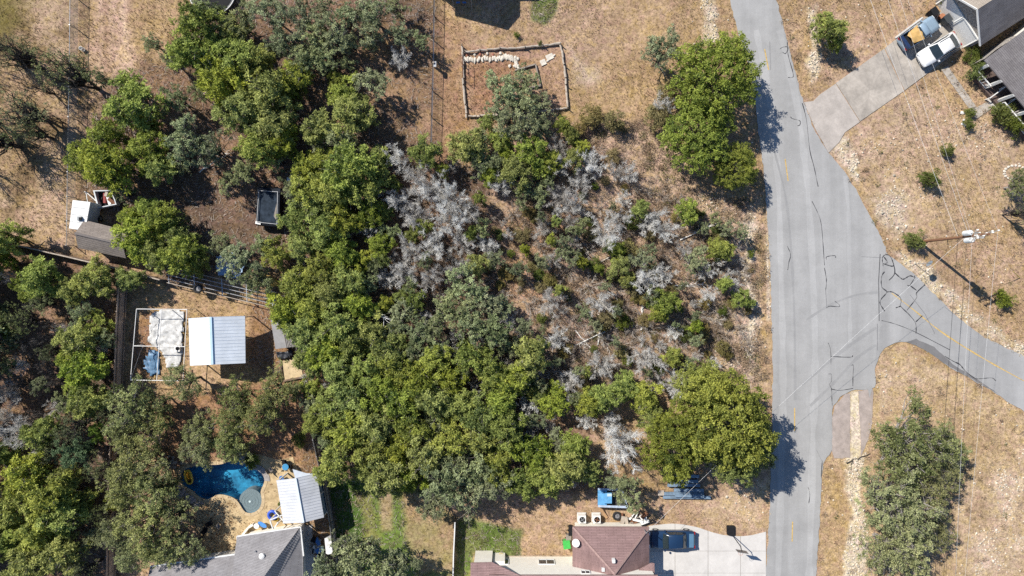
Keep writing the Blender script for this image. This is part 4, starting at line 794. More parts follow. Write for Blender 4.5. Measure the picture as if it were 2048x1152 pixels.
# ---------------------------------------------------------------- grey-shingled house (top right)
shC = lambda r, n: shingle_mat('slate_shingle_' + n, (0.165, 0.152, 0.155), (0.20, 0.186, 0.186), r, .16, 1.0)
hC = thing('slate_house', 'house with slate-grey shingle roofs, garage and white porch by the driveway', 'house', P(1990, 60))
S0 = P(1962, 91, 2.7); PK = P(1956, 18, 4.9); fd = (Vector((PK.x, PK.y, 0)) - Vector((S0.x, S0.y, 0))); bk_ = Vector((fd.y, -fd.x, 0)).normalized(); bk_ = bk_ if bk_.x > 0 else -bk_
N0 = Vector((S0.x + 2 * fd.x, S0.y + 2 * fd.y, 2.7)); D_ = bk_ * 11
ang = atan2(bk_.y, bk_.x)
MB().slab([PK, PK + D_, S0 + bk_ * 1.3 + D_ * .0 + Vector((0, 0, 0)), S0], .14) if False else None
MB().slab([PK, PK + D_, S0 + D_, S0], .14).build('garage_roof', shC(-ang, 'a'), hC)
MB().slab([PK, N0, N0 + D_, PK + D_], .14).build('garage_roof', shingle_mat('sunlit_tan_shingle', (0.30, 0.26, 0.22), (0.34, 0.295, 0.25), -ang), hC)  # sun-facing slope of the same roof, its sunlight painted as lighter tan
# gable front with two garage doors
fu = fd.normalized(); w0 = Vector((S0.x, S0.y, 0)) + fu * .35 + bk_ * .55; w1 = Vector((N0.x, N0.y, 0)) - fu * .35 + bk_ * .55
stv = mat('stone_veneer', (0.33, 0.30, 0.27), .9, .5, 5, .5, detail=3)
g = MB(); pk2 = Vector((PK.x, PK.y, 4.65)) + bk_ * .55
g.add([w0, w1, w1 + up * 2.5, pk2, w0 + up * 2.5] + [q + D_ * .98 for q in (w0, w1, w1 + up * 2.5, pk2, w0 + up * 2.5)], [(4, 3, 2, 1, 0), (5, 6, 7, 8, 9), (0, 1, 6, 5), (1, 2, 7, 6), (4, 0, 5, 9)]); g.build('garage_wall', stv, hC)
Lf = (w1 - w0).length; ux = (w1 - w0).normalized(); o_ = -bk_
for k, u in enumerate((.27, .73)):
    c0 = w0 + ux * Lf * u; dd = MB()
    for r in range(4): dd.box(c0 + o_ * .05 + up * (.27 + r * .53), (2.6, .06, .515), atan2(ux.y, ux.x))
    gd = dd.build('garage_door', white, hC); fm = MB()
    for a, b_ in ((c0 - ux * 1.38, c0 - ux * 1.38 + up * 2.2), (c0 + ux * 1.38, c0 + ux * 1.38 + up * 2.2), (c0 - ux * 1.38 + up * 2.2, c0 + ux * 1.38 + up * 2.2)): fm.beam(a + o_ * .06, b_ + o_ * .06, .14, .14)
    fm.build('door_frame', trim, gd)
for a, b_ in ((PK, S0), (PK, N0)): MB().beam(a - up * .1 + o_ * .04, b_ - up * .1 + o_ * .04, .06, .2).build('barge_board', trim, hC)
# main block
e0, e1 = P(1969, 120, 2.75), P(2048, 213, 2.75); ed = (e1 - e0).normalized(); e2 = e1 + ed * 8; inn = Vector((-ed.y, ed.x, 0)); inn = inn if inn.x > 0 else -inn
V0 = P(1997, 97, 2.78)
MB().slab([e0, e2, e2 + inn * 7 + up * 2.7, e0 + inn * 7 + up * 2.7], .14).build('main_roof', shC(-atan2(ed.y, ed.x), 'b'), hC)
b0, b1 = e0 + inn * .5, e2 + inn * 2.2; MB().prism([(q.x, q.y) for q in (e0 + inn * 2.1 + ed * .3, e0 + inn * 2.1 + ed * 12, e0 + inn * 9 + ed * 12, e0 + inn * 9 + ed * .3)], 0, 2.7).build('main_wall', stucco, hC)
# porch deck, columns, rails, steps
pd = mat('porch_boards', (0.12, 0.085, 0.075), .8, .25, 2); pc = e0 + inn * 1.0; deckp = [e0 + ed * .6 + inn * -.35, e0 + ed * 13 + inn * -.35, e0 + ed * 13 + inn * 2.1, e0 + ed * .6 + inn * 2.1]
MB().prism([(q.x, q.y) for q in deckp], 0, .5).build('porch_deck', pd, hC)
for u in (.7, 2.9, 4.9, 7.2, 9.6): c0 = e0 + ed * u + inn * .1; MB().box((c0.x, c0.y, 1.6), (.3, .3, 2.2), atan2(ed.y, ed.x)).build('porch_column', trim, hC)
for u0, u1 in ((.7, 2.9), (5.2, 9.6)):
    a = e0 + ed * u0 - inn * .25; b_ = e0 + ed * u1 - inn * .25; a.z = b_.z = 0; rl = MB().beam(a + up * 1.4, b_ + up * 1.4, .12, .08).beam(a + up * .62, b_ + up * .62, .08, .06).build('porch_rail', trim, hC)
    n = int((u1 - u0) / .32)
    for i in range(n + 1): q = a.lerp(b_, i / n); MB().beam(q + up * .62, q + up * 1.38, .06, .06).build('baluster', trim, rl)
sc = P(1984, 208); sd = inn
for i in range(4): q = sc - sd * .1 + sd * (.3 * i); MB().box((q.x, q.y, .06 + .12 * i), (1.5, .3, .12), atan2(ed.y, ed.x)).build('step', trim if i % 2 else conc2, hC)
for s_ in (-1, 1): q = sc + ed * s_ * .85; q.z = 0; MB().beam(q - sd * .35 + up * .75, q + sd * 1.5 + up * 1.5, .09, .09).beam(q - sd * .3, q - sd * .3 + up * .78, .09, .09).beam(q + sd * 1.3, q + sd * 1.3 + up * 1.4, .09, .09).build('stair_rail', trim, hC)
MB().prism([(q.x, q.y) for q in (e0 + inn * .5, V0, V0 + bk_ * 3, e0 + inn * 4)], 0, 2.4).build('entry_wall', stv, hC)
# house just above the frame, seen only by its shadow on the yard
hD = thing('gabled_house', 'house above the top edge casting its angular shadow on the yard', 'house', P(955, -60))
bx0, bx1, byy = (868 - CX) / PXM, (982 - CX) / PXM, P(0, -16).y
MB().prism([(bx0, byy), (bx1, byy), (bx1, byy + 9), (bx0, byy + 9)], 0, 3.5).build('wall', stucco, hD)
pkx = (bx0 + bx1) / 2 + .3
for s_ in (bx0 - .4, bx1 + .4): MB().slab([Vector((s_, byy - .4, 3.5)), Vector((pkx, byy - .4, 5.9)), Vector((pkx, byy + 9.4, 5.9)), Vector((s_, byy + 9.4, 3.5))], .16).build('roof_slope', shC(0, 'd'), hD)
g = MB(); g.add([(bx0, byy, 3.5), (bx1, byy, 3.5), (pkx, byy, 5.75), (bx0, byy + 9, 3.5), (bx1, byy + 9, 3.5), (pkx, byy + 9, 5.75)], [(0, 1, 2), (3, 5, 4)]); g.build('gable', stucco, hD)
MB().prism([(bx1, byy + 1.2), (bx1 + 2.6, byy + 1.2), (bx1 + 2.6, byy + 8), (bx1, byy + 8)], 0, 3.4).build('side_wing', stucco, hD)

# ---------------------------------------------------------------- sheds, canopy, patio roof
def gable_roof(T_, a, b_, c, d, r0, r1, th, m_, ribs=0, rib_m=None, names=('roof_slope', 'roof_slope')):
    """eave a-b, ridge r0-r1, eave d-c"""
    for nm, (p, q, s_, t_) in zip(names, ((a, b_, r1, r0), (d, c, r1, r0))):
        sl_ = MB().slab([p, q, s_, t_], th).build(nm, m_, T_)
        if ribs: roof_ribs(MB(), p, q, s_, t_, ribs, .03, .014).build('seams', rib_m or m_, sl_)
shr = shingle_mat('weathered_shingle', (0.215, 0.185, 0.165), (0.255, 0.22, 0.195), radians(-12), .18, .8)
s1 = thing('shed', 'weathered grey gable-roofed wooden shed beside the white cargo trailer', 'shed', P(208, 480))
a, b_, c, d = P(168.5, 440, 2.3), P(261, 463, 2.3), P(251.6, 516.5, 2.3), P(156, 496, 2.3); r0, r1 = (a + d) / 2 + Vector((0, 0, 1.0)), (b_ + c) / 2 + Vector((0, 0, 1.0))
gable_roof(s1, a, b_, c, d, r0, r1, .1, shr); ce = (a + b_ + c + d) / 4
MB().prism([((q.x - ce.x) * .9 + ce.x, (q.y - ce.y) * .88 + ce.y) for q in (a, b_, c, d)], 0, 2.25).build('wall', mat('brown_boards', (.15, .085, .06), .9, .3, 3), s1)
MB().beam(r0 + up * .03, r1 + up * .03, .22, .05).build('ridge_cap', mat('dark_ridge', (.16, .14, .13), .9), s1)
cp = thing('metal_canopy', 'open-sided white metal canopy beside the wire enclosure', 'canopy', P(434, 682)); wm = mat('white_sheet_metal', (0.66, 0.70, 0.74), .45, .13, .6, metal=.1)
a, b_, c, d = P(377, 637, 2.6), P(380, 731, 2.6), P(491, 726, 2.6), P(490, 632, 2.6); r0, r1 = P(421.5, 634, 3.75), P(425, 729, 3.75)
gable_roof(cp, a, b_, c, d, r0, r1, .05, wm, 14, mat('seam_white', (.52, .58, .66), .4, .06, 2)); MB().beam(r0 + up * .04, r1 + up * .04, .25, .06).build('ridge_cap', mat('ridge_blue', (.40, .54, .66), .4, .05, 2), cp)
for q in (a, b_, c, d, (a + b_) / 2, (c + d) / 2):
    q = q.lerp((a + c) / 2, .05); MB().beam(Vector((q.x, q.y, 0)), Vector((q.x, q.y, 2.55)), .1, .1).build('post', steel, cp)
s2 = thing('lean_shed', 'small grey corrugated-roof shed tucked against the thicket', 'shed', P(570, 664)); cor = mat('grey_corrugated', (0.30, 0.29, 0.285), .6, .18, 1.5)
a, b_, c, d = P(540, 633, 2.5), P(577, 629, 2.2), P(592, 693, 2.2), P(551, 698, 2.5); MB().slab([a, b_, c, d], .06).build('roof', cor, s2); mid0, mid1 = a.lerp(b_, .55), d.lerp(c, .55)
roof_ribs(MB(), mid0, b_, c, mid1, 6, .04, .05).build('roof_battens', greywood, s2); MB().prism([(q.x * .97 + .03 * P(566, 663, 2).x, q.y * .97 + .03 * P(566, 663, 2).y) for q in (a, b_, c, d)], 0, 2.1).build('wall', greywood, s2)
pr = thing('patio_roof', 'ribbed pale metal gable roof over the patio joined to the grey house', 'patio roof', P(602, 1000)); pm = mat('pale_ribbed_metal', (0.54, 0.55, 0.57), .5, .14, .7)
a, b_, c, d = P(552.7, 960.7, 3.1), P(567, 1046.7, 3.1), P(648, 1034.5, 3.1), P(633, 947, 3.1); r0, r1 = P(590.5, 956.5, 4.0), P(606.5, 1045, 4.0)
gable_roof(pr, a, b_, c, d, r0, r1, .05, pm, 15, mat('seam_grey', (.40, .41, .44), .5, .06, 2)); MB().beam(r0 + up * .03, r1 + up * .03, .26, .06).build('ridge_cap', mat('ridge_light', (.6, .66, .7), .4, .05, 2), pr)
for q in (a, b_, c, d, (a + b_) / 2, (c + d) / 2): q = q.lerp((a + c) / 2, .05); MB().beam(Vector((q.x, q.y, 0)), Vector((q.x, q.y, 3.05)), .13, .13).build('post', trim, pr)
MB().slab([d.lerp(r0, .02), r0, r0 + Vector((-.35, .9, -.2)), d.lerp(r0, .5) + Vector((0, .25, -.1))], .04).build('flashing', wm, pr)
q = d.lerp((a + c) / 2, .08); q2 = c.lerp((a + c) / 2, .08); MB().beam(Vector((q.x, q.y, 1.3)), Vector((q2.x, q2.y, 1.3)), .08, 2.4).build('back_wall', mat('shade_blue_boards', (.20, .27, .33), .8, .15, 2), pr)  # wall on the shaded side, the blue of the shade put into its colour

# ---------------------------------------------------------------- wire enclosure with tarps
eg = thing('wire_enclosure', 'white pipe-framed wire run on bare soil left of the canopy', 'enclosure', P(318, 690))
c4 = [P(273, 618, 1.9), P(374, 619, 1.9), P(366, 762, 1.9), P(261, 760, 1.9)]; m0, m1 = c4[0].lerp(c4[3], .52), c4[1].lerp(c4[2], .52); k0, k1 = c4[0].lerp(c4[1], .5), c4[3].lerp(c4[2], .5)
for a, b_ in ((c4[0], c4[1]), (c4[1], c4[2]), (c4[2], c4[3]), (c4[3], c4[0]), (m0, m1), (k0, k1)): MB().tube(a, b_, .042, n=6).build('top_rail', white, eg)
for q in c4 + [m0, m1, k0, k1]: MB().tube((q.x, q.y, 0), q, .04, n=6).build('post', white, eg)
for a, b_ in ((c4[0], Vector((m0.x, m0.y, .1))), (c4[3], Vector((m0.x, m0.y, .1))), (c4[1], Vector((m1.x, m1.y, .1)))): MB().tube(a, b_, .015, n=4).build('brace_wire', steel, eg)
def rumpled(name, m_, poly, label, amp=.12, cell=10, step=.16, group=None, z=.05):
    xs_ = [p[0] for p in poly]; ys_ = [p[1] for p in poly]; sx = np.arange(min(xs_), max(xs_), step * PXM); sy = np.arange(min(ys_), max(ys_), step * PXM); gx_, gy_ = np.meshgrid(sx, sy)
    zz = z + np.abs(fbm(gx_, gy_, cell, 400 + int(xs_[0])) - .5) * amp * 3 + (fbm(gx_, gy_, cell / 3, 410) - .5) * amp; ins = inside(gx_ + (fbm(gx_, gy_, 14, 5) - .5) * 14, gy_ + (fbm(gx_, gy_, 14, 6) - .5) * 14, poly)
    V_ = np.stack([(gx_ - CX) / PXM, (CY - gy_) / PXM, zz], -1).reshape(-1, 3); i_ = np.arange(gx_.size).reshape(gx_.shape); f_ = np.stack([i_[:-1, :-1], i_[1:, :-1], i_[1:, 1:], i_[:-1, 1:]], -1).reshape(-1, 4)
    kf = (ins[:-1, :-1] & ins[1:, 1:]).reshape(-1); o = put(name, fast_mesh(name, V_, f_[kf], smooth=True), m_); md = o.modifiers.new('thickness', 'SOLIDIFY'); md.thickness = .02; return tag(o, label, 'tarp', group)
rumpled('tarp', mat('white_tarp', (0.56, 0.56, 0.55), .6, .35, 2.5), [(303, 620), (371, 620), (368, 690), (360, 735), (335, 740), (322, 700), (294, 690), (296, 655)], 'torn white tarp spread under the wire run', .13, 13)
rumpled('tarp', mat('blue_tarp', (0.10, 0.20, 0.33), .5, .3, 4), [(296, 700), (318, 700), (322, 725), (322, 750), (300, 752), (286, 738)], 'crumpled blue tarp in the lower corner of the wire run', .25)
rumpled('tarp', mat('pale_blue_tarp', (0.35, 0.5, 0.7), .5, .25, 4), [(435, 510), (470, 505), (500, 530), (480, 560), (440, 550)], 'pale blue tarp glimpsed through the oak above the pipe rack', .4, z=.5)
rumpled('tarp', mat('mustard_tarp', (0.55, 0.38, 0.10), .6, .25, 4), [(508, 552), (540, 550), (566, 562), (560, 574), (525, 572)], 'mustard yellow tarp beside the thicket edge', .3, z=.8)
rumpled('tarp', mat('black_tarp', (0.03, 0.032, 0.04), .45, .3, 4), [(556, 700), (585, 697), (590, 712), (565, 718), (556, 710)], 'black tarp bundle under the lean-to shed', .4, z=.3)
bf = thing('box_fan', 'small white box fan lying on the white tarp', 'fan', P(355, 697, .3)); MB().box(P(355, 697, .3), (.6, .65, .25)).build('case', white, bf); MB().lathe(P(355, 697, .42), [(.22, 0), (.22, .03), (.1, .05)], 14).build('grille', black, bf)
sl_ = thing('play_slide', 'lime green plastic slide half hidden by the oak above the pipe rack', 'slide', P(463, 515)); MB().slab([P(445, 512, 1.2), P(460, 507, 1.3), P(480, 516, .4), P(470, 522, .3)], .08).build('chute', mat('lime_plastic', (.25, .62, .04), .5, .1, 2), sl_); MB().beam(P(450, 511, 0), P(450, 511, 1.1), .3, .5).build('support', mat('lime_plastic', (0, 0, 0)), sl_)
wc = thing('cooler', 'white upright cooler standing right of the black trailer', 'cooler', P(580, 363)); MB().box(P(580, 363, .35), (.44, .8, .7)).build('body', white, wc); MB().box(P(580, 363, .74), (.48, .84, .08)).build('lid', trim, wc)
# pipe rack of rails
pk = thing('pipe_rack', 'long rack of parallel pale pipe rails above the canopy', 'pipe rack', P(440, 580)); ra, rb = P(333, 553, 1.0), P(556, 606, 1.0); off = Vector((-.03, .56, 0))
for i in range(5): MB().tube(ra + off * (i * .8) - off * 1.2, rb + off * (i * .8) - off * 1.2, .045, n=6).build('rail', log_m if i in (0, 4) else steel, pk)
for u in (.02, .25, .5, .72, .95):
    q = ra.lerp(rb, u); MB().beam(q - off * 1.3, q + off * 2.2, .07, .07).build('crossbar', steel, pk)
    for s_ in (-1.1, 2.0): e = q + off * s_; MB().tube((e.x, e.y, 0), e, .05, n=6).build('leg', steel, pk)
def wheel_thing(px_, py_, r, label, name='wheel_rim', h=.2, flat=True, group=None):
    w_ = thing(name, label, 'wheel', P(px_, py_, h) * 1.0, 0, group); c0 = P(px_, py_, h); MB().torus(c0, r * .78, r * .24, 22, 8).build('tyre', rubber, w_, True); MB().lathe(c0 - up * .06, [(r * .55, 0), (r * .55, .06), (r * .5, .03), (r * .2, .02), (r * .15, .1)], 14).build('rim', mat('dull_rim', (.2, .2, .21), .5, .3, 4), w_); return w_
wheel_thing(396, 577, .52, 'spoked wheel lying on the pipe rack', h=1.15); wheel_thing(1234, 1032, .5, 'single black tyre lying behind the maroon-roofed house', 'tyre', .15)
bi = thing('bicycle', 'bicycle lying on its side above the lean-to shed', 'bicycle', P(560, 618)); wa, wb = P(549, 622, .1), P(566, 614, .1)
for q in (wa, wb): MB().torus(q, .33, .025, 20, 6).build('wheel', rubber, bi)
f = wa.lerp(wb, .5) + Vector((0, .3, .05)); MB().tube(wa, f, .022).tube(f, wb, .022).tube(wa, wa.lerp(wb, .45), .022).tube(wa.lerp(wb, .45), f, .022).build('frame', blue_p, bi); MB().tube(f + Vector((.1, .1, 0)), f + Vector((.25, -.1, .05)), .02).build('handlebar', steel, bi); MB().box(f + Vector((-.3, .12, 0)), (.25, .12, .05)).build('saddle', black, bi)
tb = thing('storage_tote', 'deep blue plastic tote under the trees left of the bicycle', 'tote', P(545, 597)); MB().box(P(545, 597, .25), (.9, .6, .5), .3).build('tub', mat('cobalt', (.02, .06, .4), .4, .1, 2), tb); MB().box(P(545, 597, .53), (.96, .66, .06), .3).build('lid', blue_p, tb)
MB().prism(PP([(560, 716), (565, 715), (569, 745), (600, 738), (604, 752), (566, 760)]), -.05, .1).build('x', conc2) if False else None
pb = thing('sandbox', 'pale timber-edged pad below the lean-to shed', 'pad', P(582, 735)); MB().prism(PP([(564, 722), (600, 716), (606, 752), (568, 760)]), -.05, .06).build('slab', mat('sand_pad', (.55, .43, .26), .9, .2, 2), pb)
for a, b_ in (((560, 718), (566, 762)), ((566, 762), (606, 754))): MB().beam(P(*a, .1), P(*b_, .1), .2, .22).build('edging', wood, pb)

# ---------------------------------------------------------------- trailers
def wheel4(T_, c, r, w_, axis):
    t_ = MB().tube(c - axis * w_ / 2, c + axis * w_ / 2, r, n=18).build('wheel', rubber, T_); MB().tube(c - axis * (w_ / 2 + .01), c + axis * (w_ / 2 + .01), r * .6, n=14).build('rim', steel, t_)
ct = thing('cargo_trailer', 'white box cargo trailer with banded roof and open drawbar', 'trailer', P(162, 430)); a, b_, c, d = P(145.3, 400, 2.4), P(180.5, 404, 2.4), P(170, 462, 2.4), P(138, 457, 2.4)
for i in range(4):
    u, v = i / 4 + .008, (i + 1) / 4 - .008; MB().slab([a.lerp(d, u), b_.lerp(c, u), b_.lerp(c, v), a.lerp(d, v)], .06).build('roof_panel', white, ct)
MB().prism([(q.x, q.y) for q in (a, b_, c, d)], .5, 2.33).build('body', mat('trailer_side', (.5, .56, .6), .5, .1, 2), ct); MB().box(P(159, 437, 2.5), (.45, .45, .18)).build('roof_vent', mat('vent_grey', (.3, .32, .33), .5), ct); MB().box(P(160.5, 437.5, 2.6), (.28, .3, .1)).build('vent_opening', black, ct)
f0, f1 = Vector((a.x, a.y, .5)), Vector((b_.x, b_.y, .5)); tip = P(172, 384, .5)
for q in (f0.lerp(f1, .2), f0.lerp(f1, .9)): MB().tube(q, tip, .05).build('drawbar', white, ct)
MB().tube((tip.x, tip.y, 0), (tip.x, tip.y, .7), .05).build('jack', steel, ct)
for q in ((a + d) / 2, (b_ + c) / 2): wheel4(ct, Vector((q.x, q.y, .34)), .34, .22, Vector((1, .1, 0)).normalized())
jt = thing('junk_trailer', 'open pale-rimmed trailer tub full of dark red junk', 'trailer', P(209, 398)); po = [P(186, 380.6, 1.0), P(195.3, 416.5, 1.0), P(233, 409, 1.0), P(229.7, 399, 1.0), P(221, 380, 1.0)]; ce = sum(po, Vector()) / 5
pi_ = [q.lerp(ce, .12) for q in po]; wl = MB()
for i in range(5):
    j = (i + 1) % 5; wl.add([po[i], po[j], pi_[j], pi_[i], po[i] - up * .7, po[j] - up * .7, pi_[j] - up * .6, pi_[i] - up * .6], [(0, 1, 2, 3), (1, 0, 4, 5), (3, 2, 6, 7)])
wl.build('tub_wall', mat('pale_fibreglass', (.5, .53, .55), .5, .2, 2), jt); MB().prism([(q.x, q.y) for q in pi_], .3, .4).build('floor', black, jt)
for i, (dx, dy, sx, sy, m_) in enumerate(((-.4, .1, .25, 1.1, mat('dull_red', (.25, .04, .035), .7)), (.1, -.2, .3, .9, white), (.35, .35, .5, .4, black), (.5, -.3, .35, 1.0, rust), (-.1, .5, .5, .3, log_m))): MB().box(ce + Vector((dx, dy, -.4 + .05 * i)), (sx, sy, .3), .3 * i).build('junk', m_, jt)
for s_ in (-.9, .9): wheel4(jt, Vector((ce.x + s_, ce.y, .3)), .3, .2, Vector((1, -.2, 0)).normalized())
bt = thing('rail_trailer', 'black flat trailer with pale side rails parked under the trees', 'trailer', P(537, 412)); a, b_, c, d = P(514, 373, 1.25), P(562, 376, 1.25), P(559, 455, 1.25), P(511, 450, 1.25); ce = (a + b_ + c + d) / 4; nav = mat('navy_black', (.014, .018, .026), .7, .3, 2, spec=.15)
rr = lambda k, z: [Vector((*(q.lerp(ce, k)).xy, z)) for q in (a, a.lerp(b_, .08), a.lerp(b_, .92), b_, b_.lerp(c, .06), b_.lerp(c, .94), c, c.lerp(d, .08), c.lerp(d, .92), d, d.lerp(a, .06), d.lerp(a, .94))]
MB().loft([rr(.03, .45), rr(.0, .6), rr(0, 1.15), rr(.05, 1.28)], True).build('body', nav, bt); MB().prism([(q.x, q.y) for q in (a.lerp(ce, .25), b_.lerp(ce, .25), c.lerp(ce, .2), d.lerp(ce, .2))], 1.0, 1.3).build('tarp_load', mat('slate_sheet', (.03, .042, .06), .85, .6, 1.5, spec=.1), bt)
for p_, q_ in ((a.lerp(ce, .24), d.lerp(ce, .18)), (b_.lerp(ce, .2), c.lerp(ce, .15)), (a.lerp(ce, .22), b_.lerp(ce, .22)), (d.lerp(ce, .15), c.lerp(ce, .15))): MB().tube(p_ + up * .25, q_ + up * .25, .035).build('side_rail', steel, bt)
MB().prism([(q.x, q.y) for q in (b_.lerp(c, .35).lerp(ce, .28), b_.lerp(c, .95).lerp(ce, .28), b_.lerp(c, .95).lerp(ce, .5))], 1.28, 1.34).build('board', greywood, bt); MB().box(d.lerp(ce, .06) + Vector((.25, .1, .05)), (.6, .3, .2), -.2).build('bumper', white, bt)
for q in (a.lerp(d, .3), a.lerp(d, .75), b_.lerp(c, .3), b_.lerp(c, .75)): wheel4(bt, Vector((q.x, q.y, .36)), .36, .22, Vector((1, 0, 0)))
ut = thing('utility_trailer', 'open blue-decked utility trailer behind the air conditioners', 'trailer', P(1224, 996)); a, b_, c, d = P(1196, 978, .9), P(1243, 979, .9), P(1254, 1014, .9), P(1196, 1012, .9); bl = mat('sky_blue_paint', (.13, .36, .62), .5, .25, 2); lb = mat('chalky_blue_rail', (.42, .50, .62), .6, .25, 3)
MB().slab([q - up * .35 for q in (a, b_, c, d)], .1).build('bed', mat('dark_bed', (.06, .06, .055), .9, .4, 3), ut); MB().slab([a, a.lerp(b_, .38), d.lerp(c, .3), d], .3).build('front_deck', bl, ut)
for p_, q_ in ((a, b_), (d, c), (b_, c)): MB().beam(p_, q_, .22, .12).build('rail', lb, ut)
MB().box(P(1215, 996, 1.05), (.9, 1.1, .3)).build('seat_box', bl, ut); MB().box(P(1219, 990, 1.22), (.5, .3, .06)).build('cushion', mat('pale_cushion', (.5, .65, .75), .6), ut); MB().beam(d - up * .3, c - up * .3, .06, .45).build('side_board', mat('maroon_board', (.13, .05, .06), .8), ut)
for q in ((a + b_) / 2, (c + d) / 2): wheel4(ut, Vector((q.x, q.y, .32)), .32, .2, Vector((0, 1, 0)))
st = thing('timber_stack', 'stack of blue-grey weathered beams lying under the lower roadside tree', 'timber stack', P(1372, 980)); bm_ = mat('blue_grey_timber', (.17, .24, .32), .8, .3, 2)
for i, (x0, x1, y_, h) in enumerate(((1336, 1398, 952, .25), (1340, 1396, 962, .25), (1335, 1400, 970, .3), (1348, 1407, 980, .35), (1328, 1408, 987, .35), (1326, 1421, 994, .2), (1350, 1408, 991, .5))): MB().beam(P(x0, y_, h), P(x1, y_ + .5, h), .34, .2).build('beam', bm_, st)
for x_ in (1350, 1395): MB().beam(P(x_, 948, .08), P(x_, 998, .08), .15, .14).build('bearer', wood, st)
cb = thing('crate', 'small pale crate at the left end of the timber stack', 'crate', P(1322, 986)); MB().box(P(1322, 986, .2), (.6, .5, .36)).build('box', mat('pinkish_crate', (.45, .33, .28), .8), cb); MB().box(P(1322, 986, .41), (.66, .56, .05)).build('lid', log_m, cb)

# ---------------------------------------------------------------- cars
def car(name, label, cat, px_, py_, head, L, W, zs, zt, body_m, cowl, rf, rr_, tail, pickup=False):
    """x forward; cowl, rf, rr_, tail = stations of windscreen base, roof front, roof rear, rear-window base"""
    T_ = thing(name, label, cat, P(px_, py_, .7) - Vector((0, 0, .7 - .035)), head); w_ = W / 2
    def ring(x, k, zb, z): return [Vector((x, y, q)) for y, q in ((-w_ * k * .86, zb), (-w_ * k, zb + .16), (-w_ * k, z - .2), (-w_ * k * .93, z - .03), (-w_ * k * .5, z + .015), (w_ * k * .5, z + .015), (w_ * k * .93, z - .03), (w_ * k, z - .2), (w_ * k, zb + .16), (w_ * k * .86, zb))]
    h = L / 2; hz = zs - .06
    st_ = [(h, .62, .36, hz - .34), (h - .06, .78, .28, hz - .2), (h - .22, .92, .22, hz - .09), (h - .55, .98, .2, hz - .03), (cowl, 1, .2, zs), (0, 1, .2, zs), (tail, 1, .2, zs), (-h + .3, .96, .22, zs - .03), (-h + .08, .88, .28, zs - .1), (-h, .74, .36, zs - .25)]
    MB().loft([ring(*q) for q in st_]).build('body', body_m, T_, True, True)
    def gr(x, kb, kt, z): return [Vector((x, y, q)) for y, q in ((-w_ * kb, zs - .05), (-w_ * kt, z - .07), (-w_ * kt * .82, z), (0, z + .02), (w_ * kt * .82, z), (w_ * kt, z - .07), (w_ * kb, zs - .05))]
    MB().loft([gr(cowl, .9, .9, zs + .0), gr(rf, .93, .76, zt - .02), gr((rf + rr_) / 2, .94, .77, zt), gr(rr_, .93, .74, zt - .03), gr(tail, .88, .86, zs + .0)]).build('cabin', body_m, T_, True, True)
    def pane(nm, pts): m = MB(); m.add(pts, [tuple(range(len(pts)))]); return m.build(nm, glass, T_, False, True)
    for nm, xa_, xb_, kb, kt, s_ in (('windscreen', cowl, rf, .84, .70, 1), ('rear_window', tail, rr_, .8, .68, -1)):
        o = Vector((.035 * s_, 0, .035)); x0 = xa_ + (xb_ - xa_) * .12; x1 = xa_ + (xb_ - xa_) * .94; z0 = zs + (zt - zs) * .1; z1 = zs + (zt - zs) * .93
        pane(nm, [Vector((x0, -w_ * kb, z0)) + o, Vector((x0 + .05 * s_, 0, z0 + .015)) + o, Vector((x0, w_ * kb, z0)) + o, Vector((x1, w_ * kt, z1)) + o, Vector((x1 + .03 * s_, 0, z1 + .02)) + o, Vector((x1, -w_ * kt, z1)) + o])
    for s_ in (-1, 1):
        md = (rf + rr_) / 2
        for xa_, xb_, xc, xd in ((cowl - .35, md + .04, md + .04, rf - .05), (md - .04, tail + .3, rr_ + .05, md - .04)): pane('side_window', [Vector((xa_, s_ * (w_ * .92 + .02), zs + .03)), Vector((xb_, s_ * (w_ * .92 + .02), zs + .03)), Vector((xc, s_ * (w_ * .78 + .03), zt - .12)), Vector((xd, s_ * (w_ * .78 + .03), zt - .12))])
        MB().box((cowl - .25, s_ * (w_ + .09), zs + .06), (.14, .2, .14)).build('mirror', body_m, T_, False, True)
        MB().box((h - .14, s_ * w_ * .68, hz - .2), (.22, .34, .14), -s_ * .35).build('headlight', mat('lamp_lens', (.6, .62, .64), .15, .05), T_, False, True)
        MB().box((-h + .05, s_ * w_ * .76, zs - .2), (.1, .3, .16)).build('tail_light', mat('red_lens', (.35, .02, .02), .2, .05), T_, False, True)
        for x in (h - .85, -h + .85):
            c0 = Vector((x, s_ * (w_ - .1), .33)); t_ = MB().tube(c0 - Vector((0, .11, 0)), c0 + Vector((0, .115, 0)), .33, n=20).build('wheel', rubber, T_, False, True); MB().tube(c0 - Vector((0, .12, 0)), c0 + Vector((0, .122, 0)), .2, n=14).build('rim', steel, t_, False, True)
    return T_
wc = car('white_car', 'white car parked on the driveway beside the slate-roofed house', 'car', 1877.5, 99.5, radians(-148.7), 4.75, 1.92, .98, 1.62, paint('white_car_paint', (.78, .78, .78), .25), 1.15, .4, -.95, -2.0)
for s_ in (-1, 1): MB().tube((.25, s_ * .66, 1.66), (-1.3, s_ * .64, 1.66), .025).build('roof_rail', black, wc, False, True)
nb = car('blue_car', 'dark navy blue saloon car parked against the maroon-roofed house', 'car', 1343, 1079, radians(180), 5.1, 1.98, .98, 1.5, paint('navy_car_paint', (.012, .035, .085), .22), 1.05, .45, -1.0, -1.55)
MB().box((-2.1, 0, 1.0), (.5, 1.5, .03)).build('boot_lip', paint('pale_blue_boot', (.10, .20, .30), .3), nb, False, True)
